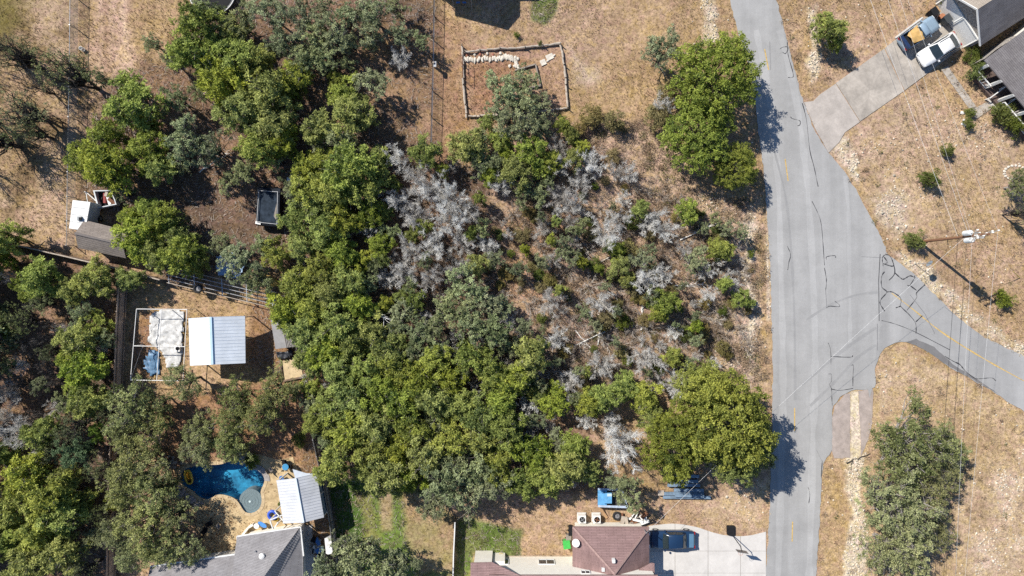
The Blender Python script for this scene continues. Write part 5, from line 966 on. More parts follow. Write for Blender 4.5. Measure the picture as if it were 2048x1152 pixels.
# pickup with a tan tarp
pkp = car('pickup_truck', 'old pickup truck with pale blue bonnet and a tan tarp over its bed', 'pickup', 1838, 66, radians(33.7), 4.7, 1.8, 1.0, 1.6, paint('old_blue_paint', (.24, .33, .42), .45), .85, .45, -.15, -.5)
bd = MB(); bd.box((-1.4, 0, .98), (1.75, 1.62, .12)).build('bed', black, pkp, False, True)
for s_ in (-1, 1): MB().box((-1.42, s_ * .82, 1.1), (1.8, .08, .3)).build('bed_side', paint('dark_blue_side', (.03, .05, .09), .4), pkp, False, True)
rg = np.random.default_rng(8); rows = []
for i in range(9):
    u = i / 8; rows.append([Vector((-.15 - u * 1.45 + (.25 if j in (0, 8) else 0) * (u - .5), (j / 8 - .5) * (1.75 - .5 * u), 1.32 + .16 * sin(pi * j / 8) + .05 * rg.normal() - .1 * u)) for j in range(9)])
tp = MB(); tp.add([q for r in rows for q in r], [(i * 9 + j, i * 9 + j + 1, (i + 1) * 9 + j + 1, (i + 1) * 9 + j) for i in range(8) for j in range(8)]); tp.build('tan_tarp', mat('tan_canvas', (.52, .33, .12), .8, .15, 2), pkp, True, True)
MB().box((-2.15, 0, 1.05), (.35, 1.5, .35)).build('tool_box', mat('navy_box', (.02, .04, .1), .4, .3, 3), pkp, False, True)

# ---------------------------------------------------------------- pool
pl = thing('swimming_pool', 'curved deep-blue swimming pool with round grey shallow shelf', 'swimming pool', P(450, 960)); pw = PP(POOL); m = MB(); n = len(pw)
LEDGE = [(500.0 + 24 * cos(t_) * .97, 1003 - 24 * sin(t_)) for t_ in np.linspace(0, 2 * pi, 30, endpoint=False)]
tile_m = mat('dark_blue_plaster', (0.01, 0.135, 0.29), .6, .45, .7, col2=(0.03, 0.28, 0.47))
m.add([Vector((q.x, q.y, -.02)) for q in pw] + [Vector((q.x, q.y, -1.5)) for q in pw], [(i, (i + 1) % n, n + (i + 1) % n, n + i) for i in range(n)] + [tuple(range(n, 2 * n))]); m.build('basin', tile_m, pl)
MB().prism(PP(LEDGE), -1.45, -.22).build('shelf', mat('grey_pebble', (0.235, 0.25, 0.25), .8, .35, 9, .4), pl)
for k in range(1, 4): MB().torus(P(500, 1003, -.21), 1.25 * k / 4, .008, 40, 4).build('shelf_ring', mat('pebble_ring', (.19, .23, .235), .8), pl)
MB().lathe(P(500, 1003, -.22), [(.12, 0), (.12, .05), (.05, .06)], 12).build('drain', white, pl)
wm_, t, b = nodes_of('pool_water'); t.nodes.remove(b); o = t.nodes['Material Output']; tr = N(t, 'BsdfTransparent'); tr.inputs[0].default_value = (.86, .945, .97, 1); gl = N(t, 'BsdfGlossy', i_Roughness=.03); fr = N(t, 'Fresnel', i_IOR=1.33); mx = N(t, 'MixShader')
tc = N(t, 'TexCoord'); nz = N(t, 'TexNoise', i_Scale=2.5, i_Detail=3.0); bp = N(t, 'Bump', i_Strength=.2, i_Distance=.05); t.links.new(tc.outputs['Object'], nz.inputs[0]); t.links.new(nz.outputs[0], bp.inputs['Height'])
t.links.new(bp.outputs[0], gl.inputs['Normal']); t.links.new(bp.outputs[0], fr.inputs['Normal']); t.links.new(fr.outputs[0], mx.inputs[0]); t.links.new(tr.outputs[0], mx.inputs[1]); t.links.new(gl.outputs[0], mx.inputs[2]); t.links.new(mx.outputs[0], o.inputs[0])
m = MB(); m.add([Vector((q.x, q.y, -.12)) for q in pw], [tuple(range(n))]); m.build('water', wm_, pl)
# coping: ring of stones round the edge; deck with a hole
cop = mat('sandstone_coping', (.50, .38, .23), .85, .2, 2, .2); greyst = mat('grey_coping', (.33, .30, .28), .85, .25, 2, .3); cen = sum(pw, Vector()) / n
def outset(i, d):
    a, b_ = pw[i - 1], pw[(i + 1) % n]; t_ = (b_ - a).normalized(); o_ = Vector((t_.y, -t_.x, 0)); q = pw[i] + o_ * d
    return q if not inside(np.array([CX + q.x * PXM]), np.array([CY - q.y * PXM]), POOL)[0] else pw[i] - o_ * d
for i in range(0, n, 2):
    k = [i, (i + 1) % n, (i + 2) % n]; gs = 12 <= i <= 24
    inner = [pw[j] for j in k]; outer = [outset(j, .62 if gs else .36) for j in k]
    MB().prism([inner[0], inner[1], inner[2].lerp(inner[1], .06), outer[2].lerp(outer[1], .06), outer[1], outer[0]], -.12, .075 if gs else .05).build('coping_stone', greyst if gs else cop, pl)
bm = bmesh.new(); ol = [bm.verts.new((q.x, q.y, .02)) for q in PP(ragged(DECK, 1.5, 12))]; il = [bm.verts.new((*(outset(i, .2)).xy, .02)) for i in range(n)]
es = [bm.edges.new((l[i], l[(i + 1) % len(l)])) for l in (ol, il) for i in range(len(l))]; bmesh.ops.triangle_fill(bm, use_beauty=True, use_dissolve=False, edges=es)
me = bpy.data.meshes.new('pool_deck'); bm.to_mesh(me); bm.free(); dk = put('pool_deck', me, mat('sandy_deck', (.46, .33, .17), .9, .35, 1.1, .3, detail=10, col2=(.5, .38, .22))); tag(dk, kind='structure')
fl = thing('pool_float', 'yellow inflatable boat floating at the left end of the pool', 'inflatable', P(377, 954), radians(105)); yv = mat('yellow_vinyl', (.62, .42, .05), .4, .15, 2)
m = MB(); vs = []
for i in range(28):
    t_ = 2 * pi * i / 28; cx_, cy_ = .72 * np.sign(cos(t_)) * abs(cos(t_)) ** .7, .36 * np.sign(sin(t_)) * abs(sin(t_)) ** .7
    for j in range(7): b_ = 2 * pi * j / 7; nn = Vector((cos(t_), sin(t_) * 1.3, 0)).normalized(); vs.append(Vector((cx_, cy_, .02)) + nn * .13 * cos(b_) + up * .13 * sin(b_))
m.add(vs, [(i * 7 + j, ((i + 1) % 28) * 7 + j, ((i + 1) % 28) * 7 + (j + 1) % 7, i * 7 + (j + 1) % 7) for i in range(28) for j in range(7)]); m.build('tube', yv, fl, True, True)
MB().prism([(.66 * cos(t_), .32 * sin(t_)) for t_ in np.linspace(0, 2 * pi, 20, endpoint=False)], -.04, .0).build('floor', mat('amber_vinyl', (.45, .22, .02), .4), fl, False, True); MB().box((-.45, 0, .06), (.25, .3, .1)).build('seat', black, fl, False, True)
def rocks(name, label, pts, m_, seed, group=None, cat='rocks'):
    T_ = thing(name, label, cat, P(pts[0][0], pts[0][1]), 0, group)
    for i, (x, y, r) in enumerate(pts): MB().rock(P(x, y, -.03), (r / PXM, r / PXM * .8, r / PXM * .55), seed=seed + i).build('boulder', m_, T_)
    return T_
rd = random.Random(44); rocks('rockery', 'band of mottled boulders along the lower left pool edge', [(352 + 46 * u + rd.uniform(-7, 7), 975 + 38 * u + rd.uniform(-8, 8), rd.uniform(3, 7.5)) for u in np.linspace(0, 1, 34)], mat('mottled_boulder', (.36, .31, .29), .9, .45, 3, .4), 60)
rocks('rockery', 'short run of pale boulders above the left end of the pool', [(336 + rd.uniform(0, 30), 905 + rd.uniform(0, 30), rd.uniform(3, 6)) for _ in range(12)], mat('tan_boulder', (.42, .34, .27), .9, .4, 3, .4), 160)
def round_table(px_, py_, r, h, m_, label, name='patio_table'):
    T_ = thing(name, label, 'table', P(px_, py_)); MB().lathe(P(px_, py_, h), [(r, 0), (r, .05), (r * .96, .06)], 20).build('top', m_, T_)
    for k in range(3): a = 2 * pi * k / 3; MB().tube(P(px_, py_, 0) + Vector((r * .6 * cos(a), r * .6 * sin(a), 0)), P(px_, py_, h), .03).build('leg', steel, T_)
    return T_
round_table(571, 934, .36, .7, mat('teal_blue_top', (.06, .26, .48), .4, .1), 'round teal-blue patio table right of the pool'); round_table(513, 1052, .3, .7, white, 'round white table beside the grey house wall'); round_table(563, 956, .26, .5, blue_p, 'low blue table half under the patio roof')
def chair(px_, py_, rz, m_, label):
    T_ = thing('patio_chair', label, 'chair', P(px_, py_), rz, 'patio chairs'); MB().box((0, 0, .42), (.5, .5, .05)).build('seat', m_, T_, False, True); MB().box((-.25, 0, .72), (.05, .5, .55)).build('backrest', m_, T_, False, True)
    for x in (-.22, .22):
        for y in (-.22, .22): MB().tube((x, y, 0), (x, y, .42), .02).build('leg', steel, T_, False, True)
for q in ((583, 930, pi, black, 'black chair right of the teal table'), (571, 922, -pi / 2, black, 'black chair above the teal table'), (543, 938, .6, greywood, 'grey wooden chair between the pool and the teal table'), (424, 1044, .4, black, 'black chair on the shaded terrace below the rockery'), (414, 1056, 1.2, black, 'second black chair on the shaded terrace'), (440, 1050, 2.4, greywood, 'grey wooden chair on the shaded terrace')): chair(*q)
pg = thing('pergola_frame', 'white pergola beams between the patio roof and grey house', 'pergola', P(550, 1040))
for a, b_ in (((540, 1040), (567, 1029)), ((540, 1040), (546, 1058)), ((550, 1022), (567, 1042)), ((549, 1056), (556, 1044)), ((567, 1029), (567, 1046))): MB().beam(P(*a, 2.4), P(*b_, 2.4), .1, .14).build('beam', trim, pg)
for q in ((540, 1040), (550, 1022), (546, 1057)): e = P(*q, 2.4); MB().beam((e.x, e.y, 0), e, .1, .1).build('post', trim, pg)
sr = thing('swim_ring', 'blue swim ring leaning by the pergola', 'swim ring', P(545, 1032)); MB().torus(P(545, 1030, .35), .42, .17, 22, 8).build('ring', mat('cobalt_vinyl', (.04, .1, .5), .4, .2, 3), sr, True); MB().torus(P(551, 1036, .12), .3, .09, 20, 6).build('inner_ring', yv, sr, True)
sb = thing('paddle_board', 'blue paddle board leaning on the low wall by the grey house', 'board', P(525, 1050)); MB().loft([[P(516 + 18 * u, 1044 + 10 * u, .55) + Vector((-.1 * k, -.2 * k, 0)) * (1 - (2 * u - 1) ** 4) + up * z for k, z in ((-1, 0), (1, 0), (1, .08), (-1, .08))] for u in np.linspace(0.02, .98, 9)]).build('deck', mat('board_blue', (.08, .25, .6), .35, .1), sb); MB().beam(P(518, 1046, 0), P(518, 1046, .55), .06, .06).build('stand', black, sb)
lwl = thing('garden_wall', 'low cream wall stepping up to the grey house', 'wall', P(505, 1060)); pts = PP([(486, 1070), (500, 1052), (510, 1046)], 0)
for a, b_ in zip(pts, pts[1:]): MB().beam(a + up * .3, b_ + up * .3, .22, .6).build('section', stucco, lwl)
jk = thing('scrap_heap', 'heap of grey scrap and blue bins in the gap beside the grey house', 'scrap', P(630, 1095)); rd = random.Random(3)
for i in range(16): MB().box(P(625 + rd.uniform(0, 16), 1078 + rd.uniform(0, 32), .2 + rd.uniform(0, .6)), (rd.uniform(.3, .9), rd.uniform(.1, .5), rd.uniform(.1, .4)), rd.uniform(0, 3)).build('scrap_piece', (greywood, steel, blue_p, black, trim)[i % 5], jk)
wb = thing('storage_chest', 'pale storage chest against the panel fence', 'chest', P(659, 1085)); MB().prism(PP([(654, 1072), (666, 1070), (669, 1100), (657, 1102)]), 0, .8).build('body', mat('pale_chest', (.5, .5, .5), .7), wb); MB().prism(PP([(653.5, 1071), (666.5, 1069), (669.5, 1101), (656.5, 1103)]), .8, .86).build('lid', trim, wb)

# ---------------------------------------------------------------- fences
def board_fence(label, pts, h, m_, panel=2.4, cap=None, group=None, picket=.15, gapk=.012, name='board_fence'):
    T_ = thing(name, label, 'fence', P(*pts[0]), 0, group); L = [P(*q) for q in pts]; rd_ = random.Random(int(pts[0][0]))
    for a, b_ in zip(L, L[1:]):
        k = max(1, round((b_ - a).length / panel))
        for i in range(k):
            p0, p1 = a.lerp(b_, i / k), a.lerp(b_, (i + 1) / k); m = MB(); n_ = max(1, int((p1 - p0).length / picket)); d = (p1 - p0).normalized()
            for j in range(n_): q = p0.lerp(p1, (j + .5) / n_); hh = h + rd_.uniform(-.04, .03); m.box((q.x, q.y, hh / 2 - .03), (picket - gapk, .025, hh + .06), atan2(d.y, d.x))
            pn = m.build('panel', m_, T_); nn = Vector((-d.y, d.x, 0)) * .06
            for z in (.35, h - .35): MB().beam(p0 + nn + up * z, p1 + nn + up * z, .05, .09).build('rail', wood, pn)
            MB().beam(p0 - up * .1, p0 + up * (h + .05), .1, .1).build('post', m_, T_)
            if cap: MB().beam(p0 + up * (h + .03), p1 + up * (h + .03), .12, .05).build('cap_rail', cap, T_)
    return T_
fw = mat('fence_boards', (0.46, 0.37, 0.30), .9, .3, 1.2, .2)
board_fence('tall brown board fence running down the left side of the pool yard', [(256, 545), (250, 660), (246, 768), (238, 900), (233, 1020), (231, 1180)], 1.75, fw)
board_fence('dark board fence with pale top rails left of the grey shed', [(-60, 478), (70, 496), (140, 512), (250, 538), (334, 560)], 1.5, mat('dark_boards', (.10, .075, .06), .9, .3, 2), cap=log_m)
board_fence('grey panel fence between the patio roof and the striped lawn', [(612, 770), (628, 840), (642, 905), (655, 960), (668, 1040), (676, 1110), (682, 1170)], 1.75, mat('grey_panel', (.27, .27, .275), .85, .2, 1.5), panel=1.5)
board_fence('pale-capped board fence between the two lawns', [(912, 1036), (909, 1100), (907, 1180)], 1.25, mat('dark_brown_boards', (.16, .13, .11), .9, .3, 2), cap=trim)  # boards in one even dark brown
def wire_fence(label, pts, h, post_m, step=3.0, cell=.2):
    T_ = thing('wire_fence', label, 'fence', P(*pts[0])); L = [P(*q) for q in pts]
    for a, b_ in zip(L, L[1:]):
        D = (b_ - a); k = max(1, round(D.length / step)); m = MB()
        for i in range(k + 1): q = a.lerp(b_, i / k); MB().tube(q - up * .1, q + up * (h + .08), .05, n=6).build('post', post_m, T_)
        MB().tube(a + up * h, b_ + up * h, .03, n=5).build('top_rail', steel if post_m is steel else post_m, T_)
        for z in np.arange(.1, h, cell): m.tube(a + up * z, b_ + up * z, .006, n=3, cap=False)
        for i in range(int(D.length / cell)): q = a.lerp(b_, i * cell / D.length); m.tube(q + up * .05, q + up * h, .006, n=3, cap=False)
        m.build('mesh', steel, T_)
wire_fence('pale pipe and wire-mesh fence running down beside the dirt track', [(158, -60), (156, 120), (153, 300), (150, 492)], 1.4, steel, cell=.1)
wire_fence('dark wire fence with wooden posts left of the stone-edged garden', [(871, -60), (868, 130), (864, 290)], 1.3, mat('dark_post', (.06, .045, .04), .9), cell=.12)
sv = thing('gate_post', 'thick weathered gate post on the dark wire fence', 'post', P(870, 132)); MB().tube(P(870, 134), P(870, 134) + up * 1.5, .14, .12, 8).build('shaft', greywood, sv); MB().box(P(870, 129, 1.2), (.3, .6, .3)).build('latch_box', steel, sv)

# ---------------------------------------------------------------- stone-edged garden
gd = thing('garden_border', 'rectangular garden border of bleached logs in the open yard', 'garden border', P(1030, 160)); LOOP = [(924, 92), (926, 130), (927, 170), (931, 210), (933, 236)], [(930, 104), (960, 101), (1000, 97), (1050, 95), (1085, 91), (1120, 87)], [(1121, 89), (1128, 130), (1132, 170), (1135, 215)], [(1135, 216), (1110, 219), (1070, 225), (1010, 230), (960, 232), (936, 233)]
rd = random.Random(9)
for ln_ in LOOP:
    for a, b_ in zip(ln_, ln_[1:]):
        p, q = P(*a, .18), P(*b_, .18); k = 3
        for i in range(k): MB().tube(p.lerp(q, i / k) + Vector((rd.uniform(-.05, .05), rd.uniform(-.05, .05), rd.uniform(-.04, .1))), p.lerp(q, (i + 1) / k - .01) + Vector((rd.uniform(-.05, .05), rd.uniform(-.05, .05), rd.uniform(-.04, .1))), rd.uniform(.1, .15), rd.uniform(.09, .14), 7).build('log', log_m, gd)
        MB().beam(p - up * .22, p + up * .55, .09, .09).build('stake', greywood, gd)
ib = thing('raised_bed', 'small dark-timbered bed inside the log-edged garden', 'raised bed', P(1055, 155)); bp_ = PP([(1030, 141), (1071, 129), (1081, 172), (1045, 178), (1034, 160)], .12)
for a, b_ in zip(bp_[:3], bp_[1:4]): MB().beam(a, b_, .14, .28).build('timber', greywood, ib)
sw = thing('stone_row', 'curving row of white stones along the upper garden edge', 'stones', P(985, 118)); rowp = smooth_line([(928, 118), (945, 121), (965, 118), (985, 119), (1000, 117), (1012, 114), (1022, 118), (1031, 125), (1036, 134)], 4); rd = random.Random(10)
for i, (x, y) in enumerate(rowp): MB().rock(P(x + rd.uniform(-1, 1), y + rd.uniform(-2, 2), -.02), (rd.uniform(.14, .22), rd.uniform(.26, .4), .2), seed=i).build('stone', stone, sw)
for i in range(10): MB().rock(P(1022 + rd.uniform(-3, 14), 120 + rd.uniform(-8, 14), -.02), (.2, .22, .18), seed=70 + i).build('stone', stone, sw)
for i in range(7): MB().rock(P(935 + i * 13 + rd.uniform(-4, 4), 108 + rd.uniform(-2, 3), -.02), (.16, .2, .14), seed=90 + i).build('stone', stone if i % 2 else mat('rust_stone', (.3, .12, .08), .9), sw)
for (x, y, a, s_), lab in (((1086, 125, .5, .75), 'smaller white stepping slab in the garden'), ((1099, 114, .5, 1.0), 'larger white stepping slab near the garden corner')):
    T_ = thing('stepping_slab', lab, 'slab', P(x, y, 0), a, 'stepping slabs'); MB().prism([(-.42 * s_, -.3), (.38 * s_, -.34), (.46 * s_, .26), (-.36 * s_, .34)], -.03, .07).build('slab', stone, T_, False, True); MB().rock((.55, -.1, -.02), (.18, .16, .12), seed=3).build('chip', stone, T_, False, True)
gt = thing('garden_trellis', 'dark wire trellis standing at the left garden edge', 'trellis', P(926, 140)); ta, tb_ = P(926, 118), P(927, 160)
for q in (ta, tb_, (ta + tb_) / 2): MB().tube(q, q + up * 1.5, .03, n=5).build('upright', rust, gt)
for z in (.75, 1.5): MB().tube(ta + up * z, tb_ + up * z, .03, n=5).build('crossbar', rust, gt)

# ---------------------------------------------------------------- utility pole, wires, signs, hoop
pb_ = P(1838, 484); up_ = thing('utility_pole', 'tall brown wooden utility pole with transformer near the junction', 'utility pole', pb_); PH = 10.6
MB().tube(pb_ - up * .2, pb_ + up * PH, .17, .115, 12).build('shaft', mat('creosote_pole', (.20, .10, .055), .85, .3, 2, .2, stretch=(1, 1, .3)), up_)
for h, L, an in ((10.3, 2.3, .35), (9.5, 2.3, .35), (8.6, 1.3, 1.2)):
    d = Vector((cos(an), sin(an), 0)); ar = MB().beam(pb_ + up * h - d * L / 2, pb_ + up * h + d * L / 2, .1, .12).build('crossarm', greywood, up_)
    for u in (-.46, -.2, .2, .46): MB().lathe(pb_ + up * (h + .06) + d * L * u, [(.05, 0), (.08, .08), (.04, .14), (.07, .2), (.02, .26)], 8).build('insulator', white, ar)
for k, (an, h) in enumerate(((2.3, 7.6), (4.4, 7.6))):
    q = pb_ + Vector((cos(an) * .42, sin(an) * .42, h)); tk = MB().lathe(q, [(.24, 0), (.27, .05), (.27, .85), (.24, .95), (.08, 1.0)], 16).build('transformer', mat('transformer_grey', (.6, .62, .62), .4, .08), up_)
    for u in (-.1, .1): MB().tube(q + Vector((u, 0, .95)), q + Vector((u, 0, 1.2)), .03).build('bushing', white, tk)
for k in range(6): a = 2 * pi * k / 6; MB().box(pb_ + Vector((cos(a) * .3, sin(a) * .3, 8.9 + .12 * k)), (.1, .1, .4), a).build('fuse_cutout', white if k % 2 else steel, up_)
MB().tube(pb_ + Vector((.18, .05, .1)), pb_ + Vector((.16, .05, 6.5)), .03).build('conduit', steel, up_)
def wire(label, a, b_, sag, r=.016, m_=None, n_=14, group='overhead wires'):
    pts = [a.lerp(b_, i / n_) - up * sag * (1 - (2 * i / n_ - 1) ** 2) for i in range(n_ + 1)]; o = MB().path(pts, r, 4).build('overhead_wire', m_ or black, None); return tag(o, label, 'wire', group)
pale_w = mat('aluminium_wire', (.55, .55, .55), .4, .05, 1)
def pole_pt(h, dx=0, dy=0): return pb_ + Vector((dx, dy, h))
def ext(a, b_, k): return a + (b_ - a) * k
wire('thick dark wire, leftmost of those running down from the pole', pole_pt(6.3), ext(pole_pt(6.3), P(1873, 1152, 6.0), 1.5), .25, .019)
wire('second dark wire from the left running down from the pole', pole_pt(7.6), ext(pole_pt(7.6), P(1895, 1152, 7.3), 1.5), .25, .014)
wire('pale wire, third from the left running down from the pole', pole_pt(9.6, -.9, -.3), ext(pole_pt(9.6, -.9, -.3), P(1914, 1152, 9.3), 1.5), .2, .0085, pale_w)
wire('pale wire, rightmost of those running down from the pole', pole_pt(10.5, .9, .3), ext(pole_pt(10.5, .9, .3), P(1933, 1152, 10.2), 1.5), .2, .0085, pale_w)
wire('thick pale wire, leftmost of those crossing the driveway', pole_pt(6.3), ext(pole_pt(6.3), P(1743, 0, 6.0), 1.5), .15, .014, pale_w)
wire('pale wire, second from the left crossing the driveway', pole_pt(7.9), ext(pole_pt(7.9), P(1778, 0, 7.6), 1.5), .15, .012, pale_w)
wire('thin pale wire, third from the left crossing the driveway', pole_pt(9.6, -.9, -.3), ext(pole_pt(9.6, -.9, -.3), P(1803, 0, 9.3), 1.5), .15, .0085, pale_w)
wire('thin pale wire, rightmost of those crossing the driveway', pole_pt(10.5, .9, .3), ext(pole_pt(10.5, .9, .3), P(1818, 0, 10.2), 1.5), .15, .0085, pale_w)
wire('pale service wire crossing the road to the maroon-roofed house', pole_pt(7.4), Vector((*P(1288, 1058, 2.7).xy, 3.85)), .7, .011, pale_w, 22)
gw = thing('guy_wire', 'guy wire with a yellow guard right of the pole', 'guy wire', P(2030, 552)); ga, gb_ = pole_pt(8.8), P(2040, 556, 0); MB().tube(ga, gb_, .014, n=4).build('cable', steel, gw); MB().tube(gb_, gb_.lerp(ga, .17), .035, n=6).build('guard', mat('guard_yellow', (.6, .48, .05), .5), gw)
ss = thing('stop_sign', 'octagonal road sign on a thin post at the junction verge', 'sign', P(1831, 528)); sp = P(1831, 528); MB().tube(sp - up * .1, sp + up * 2.75, .035, n=6).build('post', steel, ss); nd = Vector((.78, -.62, 0)).normalized(); sd_ = Vector((-nd.y, nd.x, 0))
oc = [(sd_ * cos(pi / 8 + k * pi / 4) + up * sin(pi / 8 + k * pi / 4)) * .41 for k in range(8)]; c0 = sp + up * 2.35 + nd * .04
MB().add([c0 + q for q in oc] + [c0 + q + nd * .012 for q in oc], [tuple(range(8)), tuple(range(15, 7, -1))] + [(i, (i + 1) % 8, 8 + (i + 1) % 8, 8 + i) for i in range(8)]).build('plate', mat('sign_back', (.35, .42, .5), .35, .1, metal=.5), ss)
MB().add([c0 + q * .97 + nd * .016 for q in oc], [tuple(range(8))]).build('red_face', mat('sign_red', (.45, .02, .025), .5), ss)
mbx = thing('verge_marker', 'thin white survey stake beside the shrub at the pole foot', 'stake', P(1893, 470)); MB().beam(P(1893, 472, 0), P(1893, 472, 1.2), .07, .05).build('stake', white, mbx); MB().box(P(1893, 472, 1.22), (.1, .08, .06)).build('cap', trim, mbx)
bh = thing('basketball_hoop', 'portable basketball hoop with black base at the driveway edge', 'basketball hoop', P(1460, 1060)); q = P(1460, 1060); MB().prism(PP([(1452.5, 1050), (1467, 1050), (1467, 1068), (1461, 1070), (1453, 1068)]), .03, .32).build('base', black, bh); pt_ = P(1463, 1068)
MB().tube(pt_ + up * .1, pt_ + Vector((.1, -.35, 2.7)), .05, n=8).build('pole', black, bh); bc = pt_ + Vector((.12, -.75, 2.95)); MB().beam(pt_ + Vector((.1, -.35, 2.6)), bc, .06, .06).build('arm', black, bh)
MB().box(bc, (1.15, .04, .75), -.15).build('backboard', mat('smoky_board', (.12, .12, .125), .3, .1), bh); MB().box(bc + Vector((0, -.03, -.1)), (.5, .02, .38), -.15).build('target_square', white, bh); MB().torus(bc + Vector((-.03, -.3, -.28)), .225, .012, 20, 5).build('rim', mat('orange_rim', (.5, .1, .02), .5), bh)

# ---------------------------------------------------------------- small yard things
for px_, lab in ((1163, 'left air conditioner unit behind the maroon-roofed house'), (1192, 'right air conditioner unit behind the maroon-roofed house')):
    T_ = thing('air_conditioner', lab, 'air conditioner', P(px_, 1034), 0, 'air conditioners'); MB().box((0, 0, .4), (.8, .85, .8)).build('case', white, T_, False, True); MB().lathe((0, -.02, .8), [(.32, 0), (.32, .02), (.3, .03)], 20).build('fan_opening', black, T_, False, True)
    for k in range(4): a = k * pi / 2 + px_; MB().box((.16 * cos(a), .16 * sin(a) - .02, .84), (.26, .09, .015), a).build('blade', steel if px_ < 1180 else rust, T_, False, True)
    MB().box((0, 0, .03), (1.0, 1.05, .08)).build('pad', conc2, T_, False, True)
def bin_(px_, py_, m_, label, name='bin', s_=(.6, .65, .9), rz=0.0):
    T_ = thing(name, label, 'bin', P(px_, py_), rz); MB().loft([[Vector((x * s_[0] / 2 * k, y * s_[1] / 2 * k, z)) for x, y in ((-1, -1), (1, -1), (1, 1), (-1, 1))] for k, z in ((.8, .04), (1, s_[2]))]).build('tub', m_, T_, False, True); MB().box((0, 0, s_[2] + .03), (s_[0] * 1.05, s_[1] * 1.08, .06)).build('lid', m_, T_, False, True)
    for y in (-.25, .25): MB().tube((-s_[0] * .45, y - .03, .1), (-s_[0] * .45, y + .03, .1), .1, n=10).build('wheel', rubber, T_, False, True)
bin_(1132, 1083, mat('bright_green_plastic', (.06, .42, .08), .45, .12), 'bright green bin left of the maroon-roofed house', s_=(.75, .85, .9), rz=.15); bin_(1140, 1056, black, 'black bin left of the maroon-roofed house', s_=(.45, 1.0, .8)); bin_(1136, 1070, greywood, 'grey bin between the black and green bins', s_=(.55, .55, .7))
bk2 = thing('bucket', 'white bucket beside the wire fence along the dirt track', 'bucket', P(166, 99)); MB().lathe(P(166, 99, 0), [(.17, 0), (.21, .42), (.21, .44), (.17, .44), (.15, .1)], 16).build('pail', white, bk2); MB().torus(P(166, 99, .44), .2, .015, 18, 5).build('rim', trim, bk2)
dh = thing('satellite_dish', 'white satellite dish at the left eave of the maroon-roofed house', 'satellite dish', P(1152, 1086, 2.9)); dc = P(1152, 1086, 3.3); rot = Vector((-.4, .2, .9)).to_track_quat('Z', 'Y').to_matrix()
dm = MB(); dm.add([dc + rot @ Vector((r * cos(2 * pi * i / 18), r * sin(2 * pi * i / 18), r * r * .35)) for r in (.06, .25, .42) for i in range(18)], [(k * 18 + i, k * 18 + (i + 1) % 18, (k + 1) * 18 + (i + 1) % 18, (k + 1) * 18 + i) for k in range(2) for i in range(18)] + [tuple(range(18))]); dm.build('dish', white, dh, True); MB().tube(dc - up * .6, dc, .03).build('mast', steel, dh); MB().tube(dc, dc + rot @ Vector((0, -.25, .5)), .015).build('feed_arm', steel, dh)
yb = thing('bucket', 'yellow bucket on the lawn left of the maroon-roofed house', 'bucket', P(1002, 1111)); MB().lathe(P(1002, 1111, 0), [(.2, 0), (.27, .4), (.27, .43), (.22, .43), (.2, .1)], 16).build('pail', yv, yb); MB().torus(P(1002, 1111, .43), .26, .02, 18, 5).build('rim', yv, yb)
gr_ = thing('grill', 'black grill under the left roof of the maroon-roofed house', 'grill', P(960, 1121)); MB().box(P(962, 1120, .7), (.9, .5, .35)).build('cook_box', black, gr_); MB().box(P(962, 1120, .93), (.85, .45, .12)).build('lid', mat('grey_lid', (.1, .1, .11), .4), gr_)
for dx in (-6, 6): MB().tube(P(962 + dx, 1120, 0), P(962 + dx, 1120, .55), .03).build('leg', steel, gr_)
sh = thing('scrap_heap', 'jumble of white boards and rusty frames at the maroon house corner', 'scrap', P(1270, 1035)); rd = random.Random(21)
for i in range(26): MB().box(P(1243 + rd.uniform(0, 48), 1030 + rd.uniform(0, 16), .1 + rd.uniform(0, .5)), (rd.uniform(.3, 1.2), rd.uniform(.06, .5), rd.uniform(.04, .25)), rd.uniform(0, 3)).build('scrap_piece', (white, rust, greywood, white, black, log_m)[i % 6], sh)
pln = thing('plank', 'tan plank leaning on the blue-decked trailer', 'plank', P(1205, 1020)); MB().beam(P(1197, 1012, .5), P(1214, 1036, .1), .3, .05).build('board', mat('tan_plank', (.45, .28, .15), .9), pln); MB().beam(P(1200, 1018, .3), P(1208, 1020, .3), .05, .05).build('cleat', wood, pln)
tr_ = thing('trampoline', 'round trampoline with pale rim at the top edge among the oaks', 'trampoline', P(424, -17)); tc_ = P(424, -17, .8); MB().torus(tc_, 2.55, .07, 44, 6).build('rim', white, tr_); MB().lathe(tc_ - up * .02, [(2.3, 0), (2.3, .02)], 40).build('mat', black, tr_)
MB().torus(tc_, 2.4, .05, 40, 4).build('spring_ring', steel, tr_)
for k in range(6): a = k * pi / 3; e = tc_ + Vector((2.5 * cos(a), 2.5 * sin(a), 0)); MB().tube((e.x, e.y, 0), e, .04).build('leg', steel, tr_)
sf = thing('swing_frame', 'tan metal swing frame in the shaded yard at the top edge', 'swing', P(928, 2)); fa, fb = P(905, -4, 1.6), P(942, -4, 1.6)
MB().tube(fa, fb, .04).build('top_bar', log_m, sf)
for e in (fa, fb):
    for s_ in (-.7, .7): MB().tube((e.x, e.y + s_, 0), e, .035).build('leg', log_m, sf)
for dx in (.5, 1.2): MB().box((fa.x + dx, fa.y, .5), (.4, .18, .04)).build('seat', blue_p, sf)
bc_ = [(1905, 40, 'left'), (1896, 50, 'right')]
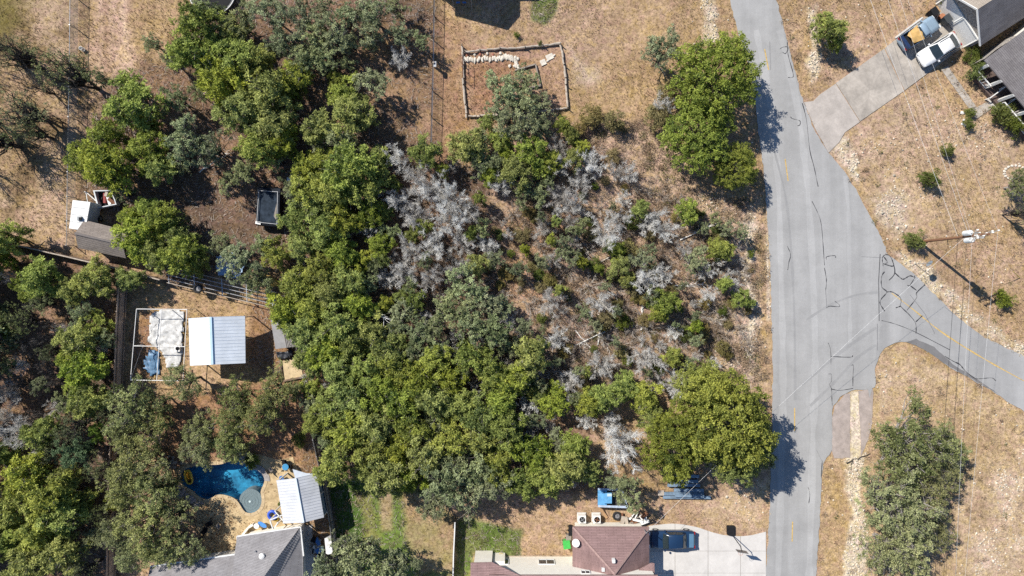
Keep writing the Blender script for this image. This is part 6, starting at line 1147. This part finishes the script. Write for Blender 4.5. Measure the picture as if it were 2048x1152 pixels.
pp_ = thing('planter', 'clay planter and pots by the garage doors behind the pickup', 'planter', P(1872, 28)); MB().box(P(1868, 24, .3), (1.0, .8, .5), .6).build('box', mat('clay', (.42, .26, .14), .9), pp_); MB().lathe(P(1880, 36, 0), [(.25, 0), (.34, .45), (.3, .47)], 14).build('pot', mat('terracotta', (.4, .17, .09), .9), pp_)
bin_(1858, 30, black, 'black wheeled bin at the upper driveway edge behind the pickup', s_=(.7, .8, 1.0), rz=.6); bin_(1884, 44, mat('dark_grey_bin', (.05, .055, .06), .5), 'dark grey wheeled bin between the pickup and garage', s_=(.7, .8, 1.0), rz=.6)
rocks('white_rocks', 'few white rocks left of the twin shrubs by the path', [(1924, 226, 5), (1927, 240, 3), (1925, 248, 4), (1930, 252, 3)], white, 600); rocks('white_rocks', 'ring of pale rocks round the tree at the right edge', [(2030 + 22 * cos(t_), 345 + 14 * sin(t_), 3.5) for t_ in np.linspace(1.5, 5.5, 12)], stone, 640)
pi2 = thing('dead_limb', 'bent grey bare limb arching over the porch shrubs', 'branch', P(2000, 232)); sgm = []; rgq = np.random.default_rng(5); limb(sgm, (0, 0, 1.3), (2.6, .35, 1.9), .08, .05, rgq, 5, .06); limb(sgm, (0, 0, 0), (0, 0, 1.3), .09, .08, rgq, 2, .02); put('limb', tubes_mesh('limb', sgm, 6), bark_g, pi2)
ft = thing('ditch_log', 'dark bent driftwood branch across the head of the pale ditch', 'branch', P(1710, 915)); sgm = []; limb(sgm, (-1.0, -.6, .1), (1.6, .5, .15), .07, .03, rgq, 6, .07); limb(sgm, (-.3, -.3, .1), (-.5, -1.3, .1), .05, .02, rgq, 4, .07); put('limb', tubes_mesh('limb', sgm, 6), bark_o, ft)

# dry leaves fallen on the terrace
rg = np.random.default_rng(77); x = rg.uniform(345, 600, 9000); y = rg.uniform(905, 1115, 9000); ok = inside(x, y, DECK) & ~inside(x, y, POOL) & (rg.random(9000) < np.clip((500 - x) / 130 + .12 + (fbm(x, y, 30, 700) - .5) * 1.6, .04, 1)); x, y = x[ok], y[ok]; n_ = len(x)
pos = np.stack([(x - CX) / PXM, (CY - y) / PXM, np.full(n_, .03)], -1) + rg.normal(size=(n_, 3)) * np.array([0, 0, .004]); nn = unit(np.array([0, 0, 1.]) + rg.normal(size=(n_, 3)) * .35)
V = leaf_quads(pos, nn, rg.normal(size=(n_, 3)), .17, .1, rg); cc = np.repeat(np.array([.17, .09, .045]) * rg.uniform(.4, 1.9, (n_, 1)), 4, 0)
stuff('leaf_litter', V, np.arange(len(V)).reshape(-1, 4), cc, colour_mat('fallen_leaves'), 'brown fallen leaves strewn over the pool terrace', 'leaves')
